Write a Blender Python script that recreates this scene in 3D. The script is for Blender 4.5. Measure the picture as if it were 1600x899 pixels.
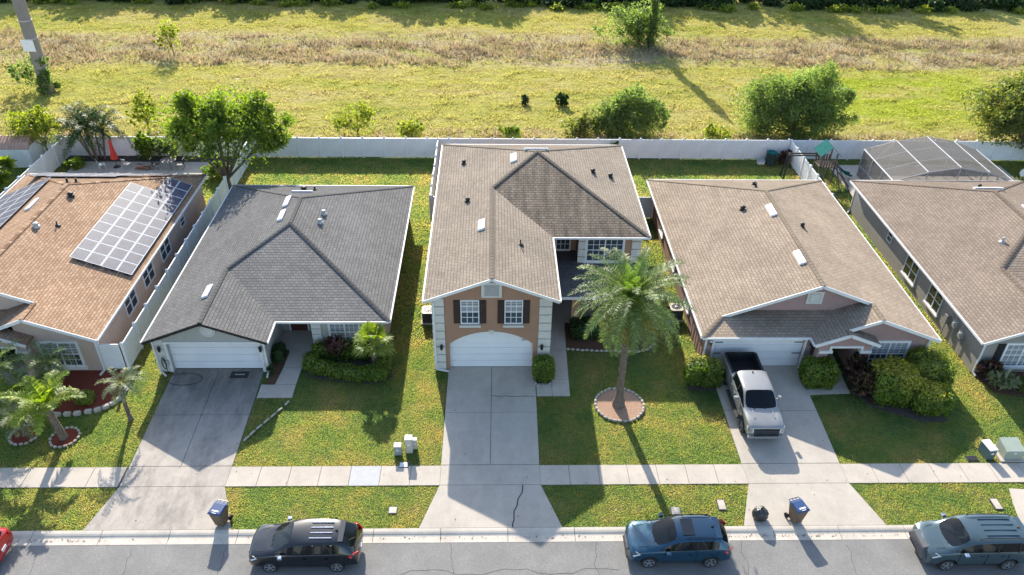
import bpy, bmesh, math, random
import numpy as np
from mathutils import Vector, Matrix
for o in list(bpy.data.objects): bpy.data.objects.remove(o)
rad = math.radians
S = bpy.context.scene
COL = S.collection

# ---------------------------------------------------------------- camera, sky, sun, exposure
def make_camera(width_px=1600.0, focal_px=1224.2, pitch=34.794, yaw=1.723, roll=1.029, height=29.5):
    th, ya, ro = rad(pitch), rad(yaw), rad(roll)
    f = Vector((math.sin(ya)*math.cos(th), math.cos(ya)*math.cos(th), -math.sin(th)))
    r0 = Vector((math.cos(ya), -math.sin(ya), 0)); u0 = r0.cross(f)
    r = r0*math.cos(ro)+u0*math.sin(ro); u = -r0*math.sin(ro)+u0*math.cos(ro)
    cam = bpy.data.cameras.new('camera'); ob = bpy.data.objects.new('camera', cam); COL.objects.link(ob)
    m = Matrix((r, u, -f)).transposed().to_4x4(); m.translation = (0, 0, height)
    ob.matrix_world = m
    cam.sensor_fit = 'HORIZONTAL'; cam.sensor_width = 36.0; cam.lens = 36.0*focal_px/width_px
    cam.clip_start = 0.5; cam.clip_end = 2500
    S.camera = ob
make_camera()
SUN_EL, SUN_AZ = 28.5, -10.5            # azimuth from +Y towards +X
W = bpy.data.worlds.new('World'); S.world = W; W.use_nodes = True
nt = W.node_tree; bg = nt.nodes['Background']
sky = nt.nodes.new('ShaderNodeTexSky'); sky.sky_type = 'NISHITA'; sky.sun_disc = False
sky.sun_elevation = rad(SUN_EL); sky.sun_rotation = rad(SUN_AZ)
nt.links.new(sky.outputs[0], bg.inputs[0]); bg.inputs[1].default_value = 0.15
sl = bpy.data.lights.new('sun', 'SUN'); sl.energy = 4.25; sl.angle = rad(0.5); sl.color = (1.0, 0.93, 0.81)
so = bpy.data.objects.new('sun', sl); COL.objects.link(so)
sd = Vector((math.sin(rad(SUN_AZ))*math.cos(rad(SUN_EL)), math.cos(rad(SUN_AZ))*math.cos(rad(SUN_EL)), math.sin(rad(SUN_EL))))
so.rotation_euler = sd.to_track_quat('Z', 'Y').to_euler(); so.location = (0, 40, 60)
S.view_settings.view_transform = 'Standard'; S.view_settings.look = 'None'
S.view_settings.gamma = 1.0; S.view_settings.use_curve_mapping = False
S.view_settings.exposure = 1.16
S.render.engine = 'CYCLES'
S.cycles.max_bounces = 6; S.cycles.transparent_max_bounces = 12

# ---------------------------------------------------------------- helpers
class MB:
    """collects polygons, then links them as one mesh object"""
    def __init__(s): s.v = []; s.f = []; s.m = []; s.uv = {}
    def add(s, vs, fs, mi=0):
        b = len(s.v); s.v += [tuple(p) for p in vs]
        for f in fs: s.f.append([b+i for i in f]); s.m.append(mi)
        return s
    def face(s, pts, mi=0, uv=None):
        if uv: s.uv[len(s.f)] = uv
        return s.add(pts, [list(range(len(pts)))], mi)
    def box(s, x0, x1, y0, y1, z0, z1, mi=0):
        return s.add([(x0,y0,z0),(x1,y0,z0),(x1,y1,z0),(x0,y1,z0),(x0,y0,z1),(x1,y0,z1),(x1,y1,z1),(x0,y1,z1)],
                     [(0,3,2,1),(4,5,6,7),(0,1,5,4),(1,2,6,5),(2,3,7,6),(3,0,4,7)], mi)
    def prism(s, poly, z0, z1, mi=0):
        n = len(poly); a = sum(poly[i][0]*poly[(i+1) % n][1]-poly[(i+1) % n][0]*poly[i][1] for i in range(n))
        if a < 0: poly = poly[::-1]
        vs = [(x, y, z0) for x, y in poly]+[(x, y, z1) for x, y in poly]
        fs = [list(range(n))[::-1], list(range(n, 2*n))]+[(i, (i+1) % n, n+(i+1) % n, n+i) for i in range(n)]
        return s.add(vs, fs, mi)
    def slab(s, pts, d, mi=0):
        """polygon extruded by vector d"""
        n = len(pts); d = Vector(d); P = [Vector(p) for p in pts]
        vs = P+[p+d for p in P]
        fs = [list(range(n)), list(range(n, 2*n))[::-1]]+[(i, n+i, n+(i+1) % n, (i+1) % n) for i in range(n)]
        return s.add(vs, fs, mi)
    def beam(s, a, b, w, h, up=(0,0,1), mi=0):
        a = Vector(a); b = Vector(b); d = (b-a).normalized(); up = Vector(up)
        sx = d.cross(up)
        if sx.length < 1e-4: sx = d.cross(Vector((1,0,0)))
        sx.normalize(); u = sx.cross(d).normalized()
        vs = [p+sx*i*w/2+u*j*h/2 for p in (a, b) for i, j in ((-1,-1),(1,-1),(1,1),(-1,1))]
        return s.add(vs, [(0,1,2,3),(7,6,5,4),(0,4,5,1),(1,5,6,2),(2,6,7,3),(3,7,4,0)], mi)
    def tube(s, pts, rs, n=8, mi=0, cap=True):
        P = [Vector(p) for p in pts]; rs = rs if hasattr(rs, '__len__') else [rs]*len(P)
        vs = []; ref = None
        for i, p in enumerate(P):
            d = (P[min(i+1, len(P)-1)]-P[max(i-1, 0)]).normalized()
            if ref is None: ref = d.orthogonal().normalized()
            ref = (ref-d*ref.dot(d)).normalized(); t = d.cross(ref)
            for k in range(n):
                a = 2*math.pi*k/n; vs.append(p+(ref*math.cos(a)+t*math.sin(a))*rs[i])
        fs = [(i*n+k, i*n+(k+1) % n, (i+1)*n+(k+1) % n, (i+1)*n+k) for i in range(len(P)-1) for k in range(n)]
        if cap: fs += [list(range(n))[::-1], [(len(P)-1)*n+k for k in range(n)]]
        return s.add(vs, fs, mi)
    def lathe(s, c, prof, n=16, mi=0, axis='z', sy=1.0):
        vs = []
        for r, z in prof:
            for k in range(n):
                a = 2*math.pi*k/n
                x, y = r*math.cos(a), r*math.sin(a)*sy
                vs.append((c[0]+x, c[1]+y, c[2]+z) if axis == 'z' else ((c[0]+x, c[1]+z, c[2]+y) if axis == 'y' else (c[0]+z, c[1]+x, c[2]+y)))
        m = len(prof)
        fs = [(i*n+k, i*n+(k+1) % n, (i+1)*n+(k+1) % n, (i+1)*n+k) for i in range(m-1) for k in range(n)]
        fs += [list(range(n))[::-1], [(m-1)*n+k for k in range(n)]]
        return s.add(vs, fs, mi)
    def build(s, name, mats, parent=None, world=False, smooth=False, kind=None, bevel=0, loc=None):
        off = Vector((0,0,0))
        if world and parent:
            r = parent
            while r: off += r.location; r = r.parent
        if loc: off = Vector(loc)
        me = bpy.data.meshes.new(name)
        me.from_pydata([tuple(Vector(v)-off) for v in s.v], [], s.f)
        mats = mats if isinstance(mats, (list, tuple)) else [mats]
        for m in mats: me.materials.append(m)
        me.polygons.foreach_set('material_index', s.m)
        if smooth: me.polygons.foreach_set('use_smooth', [True]*len(s.f))
        if s.uv:
            ul = me.uv_layers.new(name='UVMap')
            for pi, uv in s.uv.items():
                for k, li in enumerate(me.polygons[pi].loop_indices): ul.data[li].uv = uv[k]
        me.update()
        bm = bmesh.new(); bm.from_mesh(me)
        if not s.uv: bmesh.ops.recalc_face_normals(bm, faces=bm.faces)
        if bevel:
            bmesh.ops.bevel(bm, geom=[e for e in bm.edges if len(e.link_faces) == 2 and e.calc_face_angle(0) > .6], offset=bevel, segments=1, affect='EDGES')
        bm.to_mesh(me); bm.free()
        o = bpy.data.objects.new(name, me); COL.objects.link(o)
        if parent: o.parent = parent
        if loc: o.location = loc
        if kind: o['kind'] = kind
        return o
def tag(o, label=None, cat=None, group=None, kind=None):
    if label: o['label'] = label
    if cat: o['category'] = cat
    if group: o['group'] = group
    if kind: o['kind'] = kind
    return o
def thing(name, label, cat, loc=(0,0,0), rz=0, group=None):
    o = bpy.data.objects.new(name, None); COL.objects.link(o); o.empty_display_size = .2
    o.location = loc; o.rotation_euler = (0, 0, rz)
    return tag(o, label, cat, group)
def kids(o): return [c for c in bpy.data.objects if c.parent == o]
def copy_tree(o, parent=None, loc=None, rz=None, label=None):
    c = o.copy(); COL.objects.link(c)
    if parent: c.parent = parent
    if loc is not None: c.location = loc
    if rz is not None: c.rotation_euler = (0, 0, rz)
    if label: c['label'] = label
    for ch in kids(o): copy_tree(ch, c)
    return c
def np_mesh(name, V, F, mats, parent=None, mi=None, kind=None, smooth=False, loc=None):
    """fast mesh from numpy arrays; F is (n,3) or (n,4)"""
    me = bpy.data.meshes.new(name); k = F.shape[1]
    if loc is not None: V = V-np.array(loc)
    me.vertices.add(len(V)); me.vertices.foreach_set('co', V.astype(np.float32).ravel())
    me.loops.add(F.size); me.loops.foreach_set('vertex_index', F.astype(np.int32).ravel())
    me.polygons.add(len(F)); me.polygons.foreach_set('loop_start', np.arange(0, F.size, k, dtype=np.int32))
    me.polygons.foreach_set('loop_total', np.full(len(F), k, dtype=np.int32))
    for m in (mats if isinstance(mats, (list, tuple)) else [mats]): me.materials.append(m)
    if mi is not None: me.polygons.foreach_set('material_index', mi.astype(np.int32))
    if smooth: me.polygons.foreach_set('use_smooth', np.ones(len(F), dtype=bool))
    me.update(calc_edges=True); me.validate()
    o = bpy.data.objects.new(name, me); COL.objects.link(o)
    if parent: o.parent = parent
    if loc is not None: o.location = loc
    if kind: o['kind'] = kind
    return o

# ---------------------------------------------------------------- materials
def N(nt, t, **kw):
    n = nt.nodes.new(t)
    for k, v in kw.items():
        if k in n.inputs.keys(): n.inputs[k].default_value = v
        else: setattr(n, k, v)
    return n
def c4(c): return (c[0], c[1], c[2], 1)
def newmat(name):
    m = bpy.data.materials.new(name); m.use_nodes = True
    return m, m.node_tree, m.node_tree.nodes['Principled BSDF']
def noise(nt, scale, detail=4, rough=.6, coord='Object', stretch=None):
    tc = N(nt, 'ShaderNodeTexCoord'); src = tc.outputs[coord]
    if stretch:
        mp = N(nt, 'ShaderNodeMapping'); mp.inputs['Scale'].default_value = stretch
        nt.links.new(src, mp.inputs[0]); src = mp.outputs[0]
    n = N(nt, 'ShaderNodeTexNoise', Scale=scale, Detail=detail, Roughness=rough)
    nt.links.new(src, n.inputs['Vector']); return n
def ramp(nt, src, stops):
    r = N(nt, 'ShaderNodeValToRGB'); e = r.color_ramp.elements
    while len(e) < len(stops): e.new(.5)
    for i, (p, c) in enumerate(stops): e[i].position = p; e[i].color = c4(c)
    nt.links.new(src, r.inputs[0]); return r
def mix(nt, fac, a, b, mode='MIX'):
    m = N(nt, 'ShaderNodeMix', data_type='RGBA', blend_type=mode)
    for s_, v in ((m.inputs[0], fac), (m.inputs[6], a), (m.inputs[7], b)):
        if hasattr(v, 'is_linked'): nt.links.new(v, s_)
        else: s_.default_value = v if not isinstance(v, tuple) else c4(v)
    return m.outputs[2]
def bump(nt, p, h, dist=.01, strength=1.0):
    b = N(nt, 'ShaderNodeBump', Strength=strength, Distance=dist)
    nt.links.new(h, b.inputs['Height']); nt.links.new(b.outputs[0], p.inputs['Normal']); return b
def simple(name, c1, c2=None, scale=3, rough=.8, b=0, bs=30, spec=.3, metal=0, lo=.35, hi=.65, coat=0, stretch=None):
    m, nt, p = newmat(name); c2 = c2 or tuple(x*.85 for x in c1)
    n = noise(nt, scale, 6, .65, stretch=stretch); r = ramp(nt, n.outputs[0], [(lo, c1), (hi, c2)])
    nt.links.new(r.outputs[0], p.inputs['Base Color'])
    p.inputs['Roughness'].default_value = rough; p.inputs['Specular IOR Level'].default_value = spec
    p.inputs['Metallic'].default_value = metal; p.inputs['Coat Weight'].default_value = coat
    if b:
        n2 = noise(nt, bs, 3); bump(nt, p, n2.outputs[0], b)
    return m
def shingle(name, c1, c2, dark, row=.19, w=.30, contrast=.5, streak=None, streak_amt=0.0):
    m, nt, p = newmat(name)
    uv = N(nt, 'ShaderNodeUVMap')
    br = N(nt, 'ShaderNodeTexBrick', Scale=1.0); br.offset = .5; br.squash = 1.0
    br.inputs['Brick Width'].default_value = w; br.inputs['Row Height'].default_value = row
    br.inputs['Mortar Size'].default_value = .012; br.inputs['Mortar Smooth'].default_value = .2; br.inputs['Bias'].default_value = 0
    br.inputs['Color1'].default_value = c4(c1); br.inputs['Color2'].default_value = c4(c2); br.inputs['Mortar'].default_value = c4(dark)
    nt.links.new(uv.outputs[0], br.inputs['Vector'])
    n1 = noise(nt, .35, 5, .7); r1 = ramp(nt, n1.outputs[0], [(.3, (.80,.80,.80)), (.7, (1.12,1.12,1.12))])
    c = mix(nt, 1.0, br.outputs[0], r1.outputs[0], 'MULTIPLY')
    n2 = noise(nt, 14, 3, .8); r2 = ramp(nt, n2.outputs[0], [(.3, (.78,.78,.78)), (.7, (1.2,1.2,1.2))])
    c = mix(nt, 1.0, c, r2.outputs[0], 'MULTIPLY')
    if streak:
        n3 = N(nt, 'ShaderNodeTexNoise', Scale=1.0, Detail=5.0, Roughness=.7); mp = N(nt, 'ShaderNodeMapping')
        mp.inputs['Scale'].default_value = (2.2, .35, 1); nt.links.new(uv.outputs[0], mp.inputs[0]); nt.links.new(mp.outputs[0], n3.inputs['Vector'])
        r3 = ramp(nt, n3.outputs[0], [(.42, (0,0,0)), (.68, (streak_amt,)*3)])
        c = mix(nt, r3.outputs[0], c, streak)
    nt.links.new(c, p.inputs['Base Color'])
    p.inputs['Roughness'].default_value = .95; p.inputs['Specular IOR Level'].default_value = .15
    sx = N(nt, 'ShaderNodeSeparateXYZ'); nt.links.new(uv.outputs[0], sx.inputs[0])
    d = N(nt, 'ShaderNodeMath', operation='DIVIDE'); d.inputs[1].default_value = row; nt.links.new(sx.outputs[1], d.inputs[0])
    fr = N(nt, 'ShaderNodeMath', operation='FRACT'); nt.links.new(d.outputs[0], fr.inputs[0])
    iv = N(nt, 'ShaderNodeMath', operation='SUBTRACT'); iv.inputs[0].default_value = 1; nt.links.new(fr.outputs[0], iv.inputs[1])
    ad = N(nt, 'ShaderNodeMath', operation='MULTIPLY_ADD'); ad.inputs[1].default_value = .25
    nt.links.new(br.outputs['Fac'], ad.inputs[0]); ad.inputs[1].default_value = -.3; nt.links.new(iv.outputs[0], ad.inputs[2])
    bump(nt, p, ad.outputs[0], .075)
    return m
def leafmat(name, c1, c2, tr=(.3,.42,.05), trans=.45, scale=.8, c3=None, rough=.5):
    m, nt, p = newmat(name)
    g = N(nt, 'ShaderNodeNewGeometry')
    r = ramp(nt, g.outputs['Random Per Island'], [(0, c1), (.7, c2), (1, c3 or c2)])
    n = noise(nt, scale, 3); r2 = ramp(nt, n.outputs[0], [(.3, (.7,.7,.7)), (.7, (1.25,1.25,1.25))])
    c = mix(nt, 1.0, r.outputs[0], r2.outputs[0], 'MULTIPLY')
    nt.links.new(c, p.inputs['Base Color']); p.inputs['Roughness'].default_value = rough
    p.inputs['Specular IOR Level'].default_value = .35
    t = N(nt, 'ShaderNodeBsdfTranslucent'); tc = mix(nt, 1.0, c, tuple(x/.12 for x in tr), 'MULTIPLY'); nt.links.new(tc, t.inputs[0])
    ms = N(nt, 'ShaderNodeMixShader'); ms.inputs[0].default_value = trans
    nt.links.new(p.outputs[0], ms.inputs[1]); nt.links.new(t.outputs[0], ms.inputs[2])
    nt.links.new(ms.outputs[0], nt.nodes['Material Output'].inputs[0])
    return m
def glass(name, c=(.02,.03,.04), rough=.06, spec=.6):
    m, nt, p = newmat(name); n = noise(nt, .8, 2)
    r = ramp(nt, n.outputs[0], [(.3, c), (.7, tuple(x*1.6 for x in c))]); nt.links.new(r.outputs[0], p.inputs['Base Color'])
    p.inputs['Roughness'].default_value = rough; p.inputs['Specular IOR Level'].default_value = spec
    return m
def paint(name, c, metal=.35, rough=.3):
    m = simple(name, c, tuple(x*.93 for x in c), 2, rough, metal=metal, spec=.5, coat=.8); return m

M = {}
M['white'] = simple('white_vinyl', (.84,.84,.84), (.72,.72,.71), .9, .45)
M['trim'] = simple('white_trim', (.72,.71,.69), (.64,.63,.61), 2, .6)
M['cream'] = simple('cream_stucco', (.60,.58,.53), (.53,.51,.47), 2, .85, .004, 60)
M['garage_white'] = simple('garage_door_white', (.74,.74,.75), (.69,.69,.70), .8, .55)
M['glass'] = glass('window_glass', (.035,.05,.065), .08)
M['darkglass'] = glass('dark_glass', (.012,.015,.02), .05)
def car_glass():
    m, nt, p = newmat('car_glass'); p.inputs['Base Color'].default_value = c4((.01,.014,.018)); p.inputs['Roughness'].default_value = .03; p.inputs['Specular IOR Level'].default_value = .6
    t = N(nt, 'ShaderNodeBsdfTransparent'); t.inputs[0].default_value = c4((.55,.62,.64)); ms = N(nt, 'ShaderNodeMixShader'); ms.inputs[0].default_value = .5
    nt.links.new(p.outputs[0], ms.inputs[1]); nt.links.new(t.outputs[0], ms.inputs[2]); nt.links.new(ms.outputs[0], nt.nodes['Material Output'].inputs[0]); return m
M['carglass'] = car_glass()
def blind_glass():
    """closed pale slat blinds seen through glossy glass"""
    m, nt, p = newmat('blinds_behind_glass'); tc = N(nt, 'ShaderNodeTexCoord'); w = N(nt, 'ShaderNodeTexWave', Scale=2.6, Distortion=.3); w.bands_direction = 'Z'
    nt.links.new(tc.outputs['Object'], w.inputs['Vector']); r = ramp(nt, w.outputs[0], [(.2, (.16,.17,.18)), (.7, (.42,.43,.44))]); nt.links.new(r.outputs[0], p.inputs['Base Color'])
    p.inputs['Roughness'].default_value = .1; p.inputs['Specular IOR Level'].default_value = .5; return m
M['blind'] = blind_glass()
M['black'] = simple('black_plastic', (.015,.015,.017), (.03,.03,.03), 5, .55)
M['blackmetal'] = simple('black_metal', (.02,.02,.022), (.04,.04,.04), 5, .4)
M['rubber'] = simple('tyre_rubber', (.012,.012,.012), (.03,.03,.03), 8, .85)
M['rim'] = simple('alloy_rim', (.55,.56,.58), (.45,.46,.48), 4, .3, metal=.8)
M['chrome'] = simple('chrome', (.7,.7,.72), (.6,.6,.62), 4, .15, metal=1)
M['concrete'] = None
def concrete(name, a=(.53,.465,.39), b=(.44,.385,.325), stain=(.2,.18,.16), amt=.3, sscale=.35, darker_at_garage=False):
    m, nt, p = newmat(name)
    n = noise(nt, 1.3, 8, .7); r = ramp(nt, n.outputs[0], [(.3, a), (.7, b)])
    n2 = noise(nt, 22, 4, .7); r2 = ramp(nt, n2.outputs[0], [(.3, (.86,.86,.86)), (.7, (1.12,1.12,1.12))])
    c = mix(nt, 1.0, r.outputs[0], r2.outputs[0], 'MULTIPLY')
    n3 = noise(nt, sscale, 7, .75, stretch=(1.6,.7,1)); r3 = ramp(nt, n3.outputs[0], [(.45, (0,0,0)), (.72, (amt,)*3)])
    c = mix(nt, r3.outputs[0], c, stain)
    if darker_at_garage:      # slabs turn unevenly darker towards the garage
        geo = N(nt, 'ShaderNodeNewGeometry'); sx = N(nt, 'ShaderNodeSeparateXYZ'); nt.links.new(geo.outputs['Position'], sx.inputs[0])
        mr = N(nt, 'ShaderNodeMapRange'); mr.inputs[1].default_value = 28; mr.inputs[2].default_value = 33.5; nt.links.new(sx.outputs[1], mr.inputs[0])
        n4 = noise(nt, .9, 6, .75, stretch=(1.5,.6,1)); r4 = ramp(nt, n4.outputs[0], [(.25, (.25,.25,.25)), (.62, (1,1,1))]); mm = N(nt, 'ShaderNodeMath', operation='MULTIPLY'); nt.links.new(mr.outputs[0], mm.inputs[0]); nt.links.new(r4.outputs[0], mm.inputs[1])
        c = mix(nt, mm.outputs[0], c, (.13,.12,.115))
    nt.links.new(c, p.inputs['Base Color']); p.inputs['Roughness'].default_value = .9; p.inputs['Specular IOR Level'].default_value = .25
    bump(nt, p, n2.outputs[0], .004)
    return m
M['walk'] = concrete('sidewalk_concrete')
M['drive'] = concrete('driveway_concrete', (.49,.435,.37), (.41,.365,.31), (.22,.19,.16), .35)
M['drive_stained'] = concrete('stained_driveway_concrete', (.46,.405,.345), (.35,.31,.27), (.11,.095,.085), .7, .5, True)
M['kerb'] = concrete('kerb_concrete', (.57,.51,.43), (.47,.42,.36), (.2,.18,.16), .35)
M['newwalk'] = simple('new_concrete', (.46,.455,.45), (.40,.40,.40), 3, .9)
def asphalt():
    m, nt, p = newmat('asphalt')
    n = noise(nt, .5, 6, .7); r = ramp(nt, n.outputs[0], [(.3, (.225,.215,.20)), (.7, (.155,.15,.145))])
    n2 = noise(nt, 16, 4, .85); r2 = ramp(nt, n2.outputs[0], [(.25, (.62,.62,.62)), (.75, (1.4,1.4,1.4))])
    c = mix(nt, 1.0, r.outputs[0], r2.outputs[0], 'MULTIPLY'); nt.links.new(c, p.inputs['Base Color'])
    p.inputs['Roughness'].default_value = .85; bump(nt, p, n2.outputs[0], .008); return m
M['asphalt'] = asphalt()
M['crack'] = simple('crack_filler', (.03,.03,.03), (.06,.055,.05), 8, .9)
M['dirt'] = simple('joint_dirt', (.06,.05,.04), (.1,.085,.065), 6, .95)
def lawn_colour(nt, k=1.0):
    geo = N(nt, 'ShaderNodeNewGeometry')
    def nz(scale, d=6, r=.7):
        n = N(nt, 'ShaderNodeTexNoise', Scale=scale, Detail=d, Roughness=r); nt.links.new(geo.outputs['Position'], n.inputs['Vector']); return n.outputs[0]
    q = lambda *c: tuple(x*k for x in c)
    c = ramp(nt, nz(.42), [(.34, q(.052,.098,.038)), (.47, q(.082,.120,.045)), (.60, q(.118,.132,.058)), (.72, q(.155,.142,.078))]).outputs[0]
    v = ramp(nt, nz(3.2, 4, .8), [(.3, (.80,.80,.80)), (.7, (1.2,1.2,1.2))]).outputs[0]
    return mix(nt, 1.0, c, v, 'MULTIPLY')
def lawn_mat():
    m, nt, p = newmat('lawn_soil_and_thatch'); c = lawn_colour(nt, 1.15)
    n2 = noise(nt, 9, 5, .8); r2 = ramp(nt, n2.outputs[0], [(.3, (.7,.7,.7)), (.7, (1.2,1.2,1.2))])
    nt.links.new(mix(nt, 1.0, c, r2.outputs[0], 'MULTIPLY'), p.inputs['Base Color'])
    p.inputs['Roughness'].default_value = 1; p.inputs['Specular IOR Level'].default_value = .05
    bump(nt, p, n2.outputs[0], .05); return m
def lawn_blades():
    m, nt, p = newmat('lawn_grass_blades'); c = lawn_colour(nt, 1.0)
    g = N(nt, 'ShaderNodeNewGeometry'); r = ramp(nt, g.outputs['Random Per Island'], [(0, (.9,.92,.9)), (.85, (1.05,1.05,1.05)), (1, (1.2,1.12,1.1))])
    c = mix(nt, 1.0, c, r.outputs[0], 'MULTIPLY'); nt.links.new(c, p.inputs['Base Color']); p.inputs['Roughness'].default_value = .8; p.inputs['Specular IOR Level'].default_value = .2
    t = N(nt, 'ShaderNodeBsdfTranslucent'); nt.links.new(mix(nt, 1.0, c, (6.2,4.9,2.7), 'MULTIPLY'), t.inputs[0]); ms = N(nt, 'ShaderNodeMixShader'); ms.inputs[0].default_value = .62
    nt.links.new(p.outputs[0], ms.inputs[1]); nt.links.new(t.outputs[0], ms.inputs[2]); nt.links.new(ms.outputs[0], nt.nodes['Material Output'].inputs[0]); return m
M['lawn'] = lawn_mat()
def field_colour(nt, k=1.0):
    """yellow green mown grass with tan streaks, a bright patch on the right and a dead brown band"""
    geo = N(nt, 'ShaderNodeNewGeometry'); sx = N(nt, 'ShaderNodeSeparateXYZ'); nt.links.new(geo.outputs['Position'], sx.inputs[0])
    def nz(scale, st, d=6, r=.7):
        mp = N(nt, 'ShaderNodeMapping'); mp.inputs['Scale'].default_value = st; nt.links.new(geo.outputs['Position'], mp.inputs[0])
        n = N(nt, 'ShaderNodeTexNoise', Scale=scale, Detail=d, Roughness=r); nt.links.new(mp.outputs[0], n.inputs['Vector']); return n.outputs[0]
    def mrange(src, a, b, lo=0, hi=1):
        m = N(nt, 'ShaderNodeMapRange', interpolation_type='SMOOTHSTEP'); m.inputs[1].default_value = a; m.inputs[2].default_value = b; m.inputs[3].default_value = lo; m.inputs[4].default_value = hi
        nt.links.new(src, m.inputs[0]); return m.outputs[0]
    def mul(a, b):
        m = N(nt, 'ShaderNodeMath', operation='MULTIPLY'); nt.links.new(a, m.inputs[0]); nt.links.new(b, m.inputs[1]); return m.outputs[0]
    q = lambda *c: tuple(x*k for x in c)
    g = ramp(nt, nz(.16, (.4,1,1)), [(.30, q(.29,.33,.065)), (.48, q(.46,.425,.11)), (.66, q(.50,.43,.17)), (.78, q(.51,.40,.23))]).outputs[0]
    st = ramp(nt, nz(.9, (.12,1,1), 5, .75), [(.50, (0,0,0)), (.70, (.55,.55,.55))]).outputs[0]
    g = mix(nt, st, g, q(.38,.29,.15))
    X, Y = sx.outputs[0], sx.outputs[1]
    patch = mul(mul(mrange(X, 27, 34), mrange(X, 60, 50)), mul(mrange(Y, 67, 72), mrange(Y, 86, 82)))
    patch = mul(patch, mrange(nz(.25, (.6,1,1)), .36, .55))
    pm = N(nt, 'ShaderNodeMath', operation='MULTIPLY'); pm.inputs[1].default_value = .75; nt.links.new(patch, pm.inputs[0]); g = mix(nt, pm.outputs[0], g, q(.36,.43,.03))
    wob = N(nt, 'ShaderNodeMath', operation='MULTIPLY_ADD'); wob.inputs[1].default_value = 14; nt.links.new(nz(.09, (.5,1,1)), wob.inputs[0]); nt.links.new(Y, wob.inputs[2])
    mr = N(nt, 'ShaderNodeMapRange'); mr.inputs[1].default_value = 60; mr.inputs[2].default_value = 120; nt.links.new(wob.outputs[0], mr.inputs[0])
    at = lambda y: (y+7-60)/60
    band = ramp(nt, mr.outputs[0], [(at(64.5), (.7,)*3), (at(67.5), (.05,)*3), (at(84.5), (.0,)*3), (at(88), (.75,)*3), (at(95), (.7,)*3), (at(98.5), (.0,)*3)])
    g = mix(nt, mul(band.outputs[0], mrange(nz(.35, (.6,1,1)), .40, .58, .15, 1)), g, q(.47,.385,.27))
    r2 = ramp(nt, nz(1.9, (.45,1,1), 6, .85), [(.3, (.66,.66,.66)), (.7, (1.28,1.28,1.28))])
    return mix(nt, 1.0, g, r2.outputs[0], 'MULTIPLY'), r2.outputs[0]
def field_mat():
    m, nt, p = newmat('field_ground'); c, h = field_colour(nt)
    nt.links.new(c, p.inputs['Base Color']); p.inputs['Roughness'].default_value = 1; p.inputs['Specular IOR Level'].default_value = .05
    bump(nt, p, h, .25); return m
def field_blades():
    m, nt, p = newmat('field_grass_blades'); c, h = field_colour(nt, .95)
    g = N(nt, 'ShaderNodeNewGeometry'); r = ramp(nt, g.outputs['Random Per Island'], [(0, (.8,.82,.8)), (.6, (1.0,1.0,1.0)), (1, (1.2,1.17,1.2))])
    c = mix(nt, 1.0, c, r.outputs[0], 'MULTIPLY'); nt.links.new(c, p.inputs['Base Color']); p.inputs['Roughness'].default_value = .9
    t = N(nt, 'ShaderNodeBsdfTranslucent'); nt.links.new(mix(nt, 1.0, c, (1.25,1.25,1.2), 'MULTIPLY'), t.inputs[0]); ms = N(nt, 'ShaderNodeMixShader'); ms.inputs[0].default_value = .55
    nt.links.new(p.outputs[0], ms.inputs[1]); nt.links.new(t.outputs[0], ms.inputs[2]); nt.links.new(ms.outputs[0], nt.nodes['Material Output'].inputs[0]); return m
M['field'] = field_mat()
M['grass'] = lawn_blades()
M['fieldgrass'] = field_blades()
M['drygrass'] = leafmat('dry_grass_blades', (.34,.26,.17), (.48,.40,.29), (.16,.14,.11), .35, .2, (.28,.28,.11), .9)
M['mulch'] = simple('brown_mulch', (.07,.035,.022), (.14,.075,.045), 12, .95, .02, 25)
M['redmulch'] = simple('red_mulch', (.13,.025,.015), (.22,.05,.03), 12, .95, .02, 25)
M['woodchip'] = simple('pale_wood_chips', (.30,.17,.11), (.42,.28,.2), 10, .95, .02, 22)
M['soil'] = simple('dark_soil', (.05,.04,.035), (.09,.075,.06), 6, .95, .02, 15)
M['stone'] = simple('edging_stone', (.50,.45,.39), (.36,.32,.28), 5, .85, .01, 20)
M['redstone'] = simple('red_paver', (.40,.20,.15), (.5,.28,.2), 4, .85)
M['bark'] = simple('tree_bark', (.17,.13,.10), (.09,.07,.05), 7, .95, .03, 12)
M['palmbark'] = simple('palm_bark', (.22,.17,.13), (.12,.09,.07), 9, .95, .03, 14)
M['wood'] = simple('weathered_wood', (.20,.15,.11), (.12,.09,.07), 4, .85, stretch=(1,1,8))
# ---------------------------------------------------------------- the setting
rng = np.random.default_rng(7); random.seed(7)
def quad(x0, x1, y0, y1, z): return [(x0,y0,z),(x1,y0,z),(x1,y1,z),(x0,y1,z)]
g = MB(); g.face(quad(-900, 900, -600, 1200, -.35)); g.build('ground', M['field'], kind='structure')
# field behind the rear fence: one uneven sheet
def height_noise(X, Y, s, seed):
    r = np.random.default_rng(seed); z = np.zeros_like(X)
    for k in range(14):
        a = r.uniform(0, 2*np.pi); f = s*r.uniform(.5, 2.2); z += np.sin(X*np.cos(a)*f+Y*np.sin(a)*f+r.uniform(0, 6.28))
    return z/14
def grid_sheet(name, x0, x1, y0, y1, st, mat, amp, fine, kind='structure', z=-.04):
    nx, ny = int((x1-x0)/st)+1, int((y1-y0)/st)+1
    X, Y = np.meshgrid(np.linspace(x0, x1, nx), np.linspace(y0, y1, ny))
    Z = z+amp*height_noise(X, Y, 1.0, 3)+rng.uniform(-fine, fine, X.shape)
    V = np.stack([X, Y, Z], -1).reshape(-1, 3); i = np.arange(nx*ny).reshape(ny, nx)
    F = np.stack([i[:-1,:-1], i[:-1,1:], i[1:,1:], i[1:,:-1]], -1).reshape(-1, 4)
    return np_mesh(name, V, F, mat, kind=kind, smooth=True)
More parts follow.
